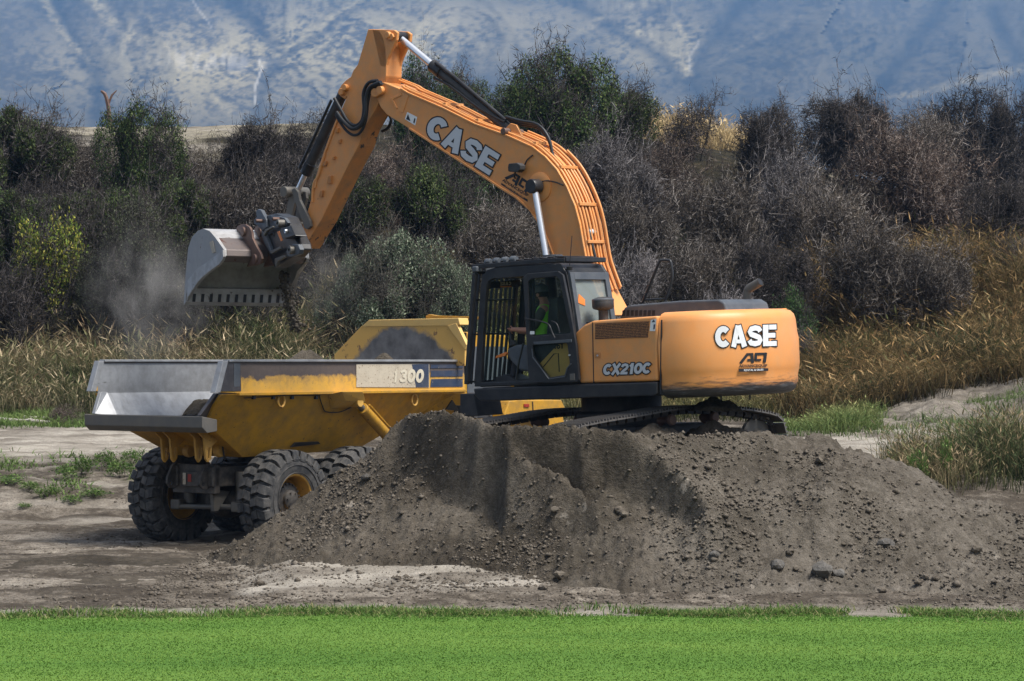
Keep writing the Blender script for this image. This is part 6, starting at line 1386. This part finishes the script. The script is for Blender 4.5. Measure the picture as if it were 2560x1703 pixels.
# tractor unit: cab, bonnet, mudguard, front wheels
TC = MB().prism([(xh+.85, -1.0, 1.5), (xh+.85, -1.0, 3.55), (xh+1.0, -1.0, 3.78), (xh+2.35, -1.0, 3.72), (xh+2.6, -1.0, 2.6), (xh+2.7, -1.0, 1.5)], (0, 2.0, 0)).build('truck_cab', M['yellow'], TR, .03)
for s in (-1.012, 1.004): MB().prism([(xh+1.0, s, 2.6), (xh+1.0, s, 3.5), (xh+2.25, s, 3.5), (xh+2.45, s, 2.6)], (0, .008, 0)).build('cab_window', M['grey_hood'], TC)
MB().prism([(xh+.842, -.8, 2.7), (xh+.842, .8, 2.7), (xh+.842, .8, 3.45), (xh+.842, -.8, 3.45)], (-.006, 0, 0)).build('cab_window', M['grey_hood'], TC)
BN = MB().prism([(xh+2.6, -.95, 1.3), (xh+2.6, -.95, 2.55), (xh+4.3, -.95, 2.25), (xh+4.6, -.95, 1.3)], (0, 1.9, 0)).build('bonnet', M['yellow'], TR, .05)
fg = ty([(1262, 1034), (1274, 1003), (1296, 1000), (1404, 1000), (1418, 1032), (1404, 1036), (1300, 1038), (1270, 1062), (1258, 1062)], -1.45)
MG = MB().prism(fg, (0, .8, 0)).build('mudguard', M['yellow'], TR, .02)
MB().prism(ty([(1309, 1010), (1322, 1010), (1322, 1018), (1309, 1018)], -1.455), (0, -.015, 0)).build('side_lamp', M['red'], MG, .004); MB().prism(ty([(1330, 1004), (1332, 1004), (1334, 1034), (1332, 1034)], -1.455), (0, -.006, 0)).build('guard_seam', M['ink'], MG)
TB = MB().prism(ty([(1186, 1014), (1232, 1012), (1232, 1045), (1186, 1046)], -1.3), (0, .5, 0)).build('battery_box', M['blackmatte'], TR, .01)
quad_px('box_sticker', M['sticker'], TB, [(1187, 1024), (1202, 1023), (1202, 1038), (1187, 1039)], tsurf(-1.3), .006); quad_px('box_sticker_sign', M['ink'], TB, [(1190, 1036), (1194, 1026), (1198, 1036)], tsurf(-1.3), .010)
MB().tube(ty([(1226, 1040), (1236, 1004)], -1.35), .025, 8).build('step_rail', M['dark_steel'], TR)

# wheels
TYR, TYW = .86, .62
def tyre_mesh():
    mb = MB(); h = TYW/2
    mb.lathe([(.40, h*.62), (.43, h*.86), (.52, h*.97), (.64, h*1.0), (.72, h*.97), (.755, h*.90), (.765, h*.6), (.768, 0), (.765, -h*.6), (.755, -h*.9), (.72, -h*.97), (.64, -h), (.52, -h*.97), (.43, -h*.86), (.40, -h*.62)], (0, 0, 0), 'Y', 60, closed=True)
    NL = 24
    for side in (1, -1):
        for k in range(NL):
            a0 = 2*math.pi*(k+(.5 if side > 0 else 0))/NL; pw = 2*math.pi/NL
            for (ya, yb, oa, ob, wa, wb) in [(.012, .135, .0, .16, .70, .72), (.150, .300, .20, .02, .74, .80)]:
                rings = []
                for j in range(3):
                    s_ = j/2; y = ya+(yb-ya)*s_; ac = a0+pw*(oa+(ob-oa)*s_); w_ = pw*(wa+(wb-wa)*s_)/2
                    rt_ = TYR-(.020 if (yb > .2 and j == 2) else 0); rings.append([(r*math.cos(ac+e_*w_*g_), side*y, r*math.sin(ac+e_*w_*g_)) for r, e_, g_ in ((.745, -1, 1.06), (rt_, -1, .88), (rt_, 1, .88), (.745, 1, 1.06))])
                if yb > .2:
                    ac = a0+pw*ob; w_ = pw*wb/2; rings.append([(r*math.cos(ac+e_*w_), side*.318, r*math.sin(ac+e_*w_)) for r, e_ in ((.675, -.9), (.755, -.8), (.755, .8), (.675, .9))])
                mb.loft([[Vector(p) for p in r_] for r_ in rings])
    for rr in (.70, .60, .47): mb.lathe([(rr-.006, h*.985), (rr, h*1.035), (rr+.006, h*.985)], (0, 0, 0), 'Y', 60); mb.lathe([(rr-.006, -h*.985), (rr, -h*1.035), (rr+.006, -h*.985)], (0, 0, 0), 'Y', 60)
    return mb.mesh('tyre', M['rubber'], 38)
TY_ME = tyre_mesh(); h = TYW/2
RIM_ME = MB().lathe([(.445, h*.90), (.415, h*.86), (.395, h*.72), (.385, h*.2), (.365, h*.05), (.20, h*.02), (0, h*.02), (0, -h*.05), (.30, -h*.05), (.385, -h*.25), (.40, -h*.7), (.445, -h*.88), (.43, -h*.92)], (0, 0, 0), 'Y', 40).mesh('wheel', M['rimyellow'], 40)
_hm = MB().lathe([(.30, h*.0), (.29, h*.32), (.24, h*.42), (.17, h*.45), (.16, h*.62), (.10, h*.70), (0, h*.70)], (0, 0, 0), 'Y', 30)
for k in range(20): a_ = 2*math.pi*k/20; _hm.lathe([(0, h*.30), (.018, h*.30), (.018, h*.45), (0, h*.45)], (.262*math.cos(a_), 0, .262*math.sin(a_)), 'Y', 6)
for k in range(6): a_ = 2*math.pi*k/6; _hm.lathe([(0, h*.62), (.016, h*.62), (.016, h*.76), (0, h*.76)], (.125*math.cos(a_), 0, .125*math.sin(a_)), 'Y', 6)
HUB_ME = _hm.mesh('hub', M['chassis'], 40)
WB = 1.95
for xa in (0, WB, xh+2.9):
    for s in (-1, 1):
        Mw = Matrix.Translation((xa, s*(HWD-TYW/2), TYR-.03)) @ Matrix.Rotation(random.random()*.2, 4, 'Y') @ (Matrix.Rotation(math.pi, 4, 'Z') if s < 0 else Matrix.Identity(4))
        wh = link('wheel', RIM_ME, TR, Mw); link('tyre', TY_ME, wh); link('hub', HUB_ME, wh)
# chassis
CHS = MB()
for s in (-.42, .42): CHS.box((2.2, s, 1.22), (6.2, .16, .34))
CHS.box((-.78, 0, 1.18), (.14, 1.0, .50)).box((1, 0, 1.2), (.3, .9, .25))
CHS = CHS.build('chassis', M['chassis'], TR, .02)
for xa in (0, WB):
    AX = MB().tube([(xa, -1.2, .80), (xa, -.5, .80), (xa, -.28, .80)], [.13, .14, .24], 16).tube([(xa, 1.2, .80), (xa, .5, .80), (xa, .28, .80)], [.13, .14, .24], 16).lathe([(0, -.34), (.22, -.32), (.30, -.2), (.33, 0), (.30, .2), (.22, .32), (0, .34)], (xa, 0, .78), 'X', 20).build('axle', M['chassis'], TR, 0, 50)
    MB().tube([(xa-.52, .75, .66), (xa-.52, -.72, .70)], .045, 10).build('tie_rod', M['dark_steel'], AX, 0, 40)
    for s in (.72, -.72): MB().box((xa-.50, s, .70), (.16, .22, .18)).build('rod_end', M['dark_steel'], AX, .03)
    for s in (.62, -.62): MB().tube([(xa-.28, s, .72), (xa-.30, s, 1.30)], .11, 16).build('suspension_strut', M['dark_steel'], AX, .01, 40)
for s in (.38, -.38):
    p = [(-1.02, s, 1.02), (-1.10, s, 1.10), (-1.08, s, 1.22), (-.96, s, 1.42), (-.86, s, 1.46), (-.84, s, 1.05), (-.92, s, 1.0)]
    e_ = MB(); plate_holes(e_, [Vector(v) for v in p], [[Vector((-1.0+.035*math.cos(a_*.7854), s, 1.10+.035*math.sin(a_*.7854))) for a_ in range(8)]], (0, .05, 0)); e_.build('tow_eye', M['chassis'], CHS, .006)
MB().prism([(-.87, -.25, 1.30), (-.87, -.25, 1.05), (-.87, .25, 1.05), (-.87, .25, 1.30)], (-.03, 0, 0)).build('plate_board', M['chassis'], CHS, .004)
MB().prism([(-.905, .13, 1.08), (-.905, .20, 1.08), (-.905, .20, 1.28), (-.905, .13, 1.28)], (-.004, 0, 0)).build('number_tag', M['cream'], CHS); MB().prism([(-.905, .0, 1.13), (-.905, .08, 1.13), (-.905, .08, 1.26), (-.905, .0, 1.26)], (-.004, 0, 0)).build('tail_lamp', M['red'], CHS)
MB().prism([(-.3, -.35, .95), (-.6, -.35, .62), (-.7, -.35, .62), (-.75, -.35, 1.0)], (0, .08, 0)).build('rod_bracket', M['dark_steel'], CHS, .01)
# slotted lashing hooks under the tail
for yv, cx in ((.60, 414), (.38, 436), (-.20, 498), (-.42, 521)):
    b0 = T.x(cx, 1152, xt+.30); yv = b0.y
    o_ = [b0+Vector((dx, 0, dz)) for dx, dz in ((-.06, .03), (0, -.03), (.07, .03), (.10, .25), (.35, .40), (.75, .42), (.75, .50), (-.35, .66), (-.42, .62), (-.10, .38))]
    h_ = [b0+Vector((dx, 0, dz)) for dx, dz in ((-.01, .04), (.02, .04), (.045, .22), (.005, .22))]
    e_ = MB(); plate_holes(e_, o_, [h_], (0, .045, 0)); e_.build('lashing_hook', M['rimyellow'], DB, .005)
for yv, cx in ((.12, 472), (-.62, 548)):
    c = T.y(cx, 1128, yv); MB().lathe([(0, -.06), (.10, -.06), (.11, 0), (.10, .06), (0, .06)], c, 'Y', 16).build('hinge_boss', M['rimyellow'], DB, .006, 40)
MB().tube([T.y(561, 1096, -.7), T.y(556, 1110, -.7), T.y(562, 1150, -.7)], .016, 6, smooth_pts=3).build('tail_hose', M['hose'], DB)

# the load in the bed
gx_ = np.linspace(xt+1.5, xf-.6, 110); gy_ = np.linspace(-1.12, 1.12, 64); LX, LY = np.meshgrid(gx_, gy_)
pk = T.y(770, 880, .0); pk2 = T.y(965, 898, -.5)
LZ = zr-.75+.55*np.exp(-((LX-pk.x)/1.6)**2-((LY-pk.y)/.9)**2)+.42*np.exp(-((LX-pk.x)/.55)**2-((LY-pk.y)/.5)**2)+.75*np.exp(-((LX-pk2.x)/.5)**2-((LY-pk2.y)/.4)**2)+.14*(fbm(LX*2.5, LY*2.5, 4, 601)-.5)+.06*(fbm(LX*9, LY*9, 3, 602)-.5)-.25*sstep(.6, 0, LX-gx_[0])
Vv = np.stack([LX, LY, LZ], -1).reshape(-1, 3); n_ = len(gx_); i_ = np.arange((len(gy_)-1)*n_).reshape(-1, n_)[:, :-1].ravel()
o = link('soil_load', mesh_np('soil_load', Vv, np.stack([i_, i_+1, i_+n_+1, i_+n_], 1), M['soil'], True)); o.matrix_world = TM; tag(o, 'dark soil heaped in the bed of the dump truck', 'soil heap')
# soil caught on the track, seen dark against the grass
def small_heap(name, px0, px1, pyb, pyt, D, label, depth=.5):
    a = P(px0, pyb, D); b = P(px1, pyb, D); hgt = P(px0, pyt, D).z-a.z; g1 = np.linspace(0, 1, 50); g2 = np.linspace(-1, 1, 30); A_, B_ = np.meshgrid(g1, g2)
    prof_ = np.sin(np.pi*np.clip(A_, 0, 1))**.7*np.clip(1-B_**2, 0, 1)**.7*(.6+.8*fbm(A_*5, B_*2+9, 3, 701)); X_ = a.x+(b.x-a.x)*A_; Y_ = D+B_*depth; Z_ = a.z-.06+hgt*prof_+.04*(fbm(X_*9, Y_*9, 3, 3)-.5)
    Vv = np.stack([X_, Y_, Z_], -1).reshape(-1, 3); i_ = np.arange(29*50).reshape(-1, 50)[:, :-1].ravel(); o = link(name, mesh_np(name, Vv, np.stack([i_, i_+1, i_+51, i_+50], 1), M['soil'], True)); tag(o, label, 'soil heap')
small_heap('soil_lump', 1725, 1855, 1018, 988, 35.0, 'lump of dark soil lying on top of the near track', .22)
small_heap('soil_bank', 1560, 1720, 1100, 1056, 34.25, 'soil packed under the near track, left of the rear carrier roller', .5)
small_heap('soil_bank', 1690, 1900, 1102, 1052, 34.75, 'soil packed under the near track, right of the rear carrier roller', .5)
small_heap('soil_berm', -90, 590, 1408, 1384, 36.2, 'low berm of churned dark soil beside the rear tyres', 1.1)
small_heap('soil_berm', 60, 560, 1452, 1434, 33.4, 'low strip of churned soil between the truck and the lawn', .6)
# soil falling from the bucket
n = 900; t_ = rng.random(n); px = np.interp(t_, [0, .3, .6, 1], [704, 716, 727, 744])+rng.normal(0, 1, n)*(2+5*t_)*np.where(rng.random(n) < .15, 3.2, 1); py = 680+t_*150; D_ = 40.9+rng.normal(0, .05, n)
pts = np.stack([(px-1280)*D_/FOC, D_, CH+(HZ-py)*D_/FOC], -1); sz = np.clip(rng.lognormal(-4.0, .5, n), .008, .05)*(1.15-.4*t_)
o = link('falling_soil', rocks('falling_soil', pts, sz, M['clod'], 1.0)); tag(o, 'stream of dark soil falling from the bucket', 'soil', kind='stuff')
# dust drifting off
def dust(name, px, py, D, rx, ry, rz, dens, label, seed):
    bm = bmesh.new(); bmesh.ops.create_icosphere(bm, subdivisions=3, radius=1); me = bpy.data.meshes.new(name); bm.to_mesh(me); bm.free()
    m = bpy.data.materials.new(name); m.use_nodes = True; t = m.node_tree; t.nodes.remove(t.nodes['Principled BSDF']); pv = t.nodes.new('ShaderNodeVolumePrincipled'); pv.inputs['Color'].default_value = (.80, .80, .80, 1)
    v = coords(t, 'Object'); vl = t.nodes.new('ShaderNodeVectorMath'); vl.operation = 'LENGTH'; t.links.new(v, vl.inputs[0])
    fall = mth(t, 'SUBTRACT', 1.0, vl.outputs['Value'], True); nz = ramp(t, noise(t, coords(t, 'Object', (1, 1, .8)), 2.4+seed*.3, 6, .62), [(.44, (0, 0, 0)), (.72, (1, 1, 1))])
    t.links.new(mth(t, 'MULTIPLY', mth(t, 'MULTIPLY', fall, nz), dens), pv.inputs['Density']); t.links.new(pv.outputs[0], t.nodes['Material Output'].inputs['Volume'])
    me.materials.append(m); o = link(name, me); o.location = P(px, py, D); o.scale = (rx, ry, rz); tag(o, label, 'dust', kind='stuff')
dust('dust_cloud', 375, 740, 50, 1.5, 1.3, 1.7, .8, 'pale dust drifting left of the bucket', 1)
dust('dust_puff', 800, 690, 50, 1.0, .8, 1.1, .35, 'faint dust hanging right of the bucket', 2)
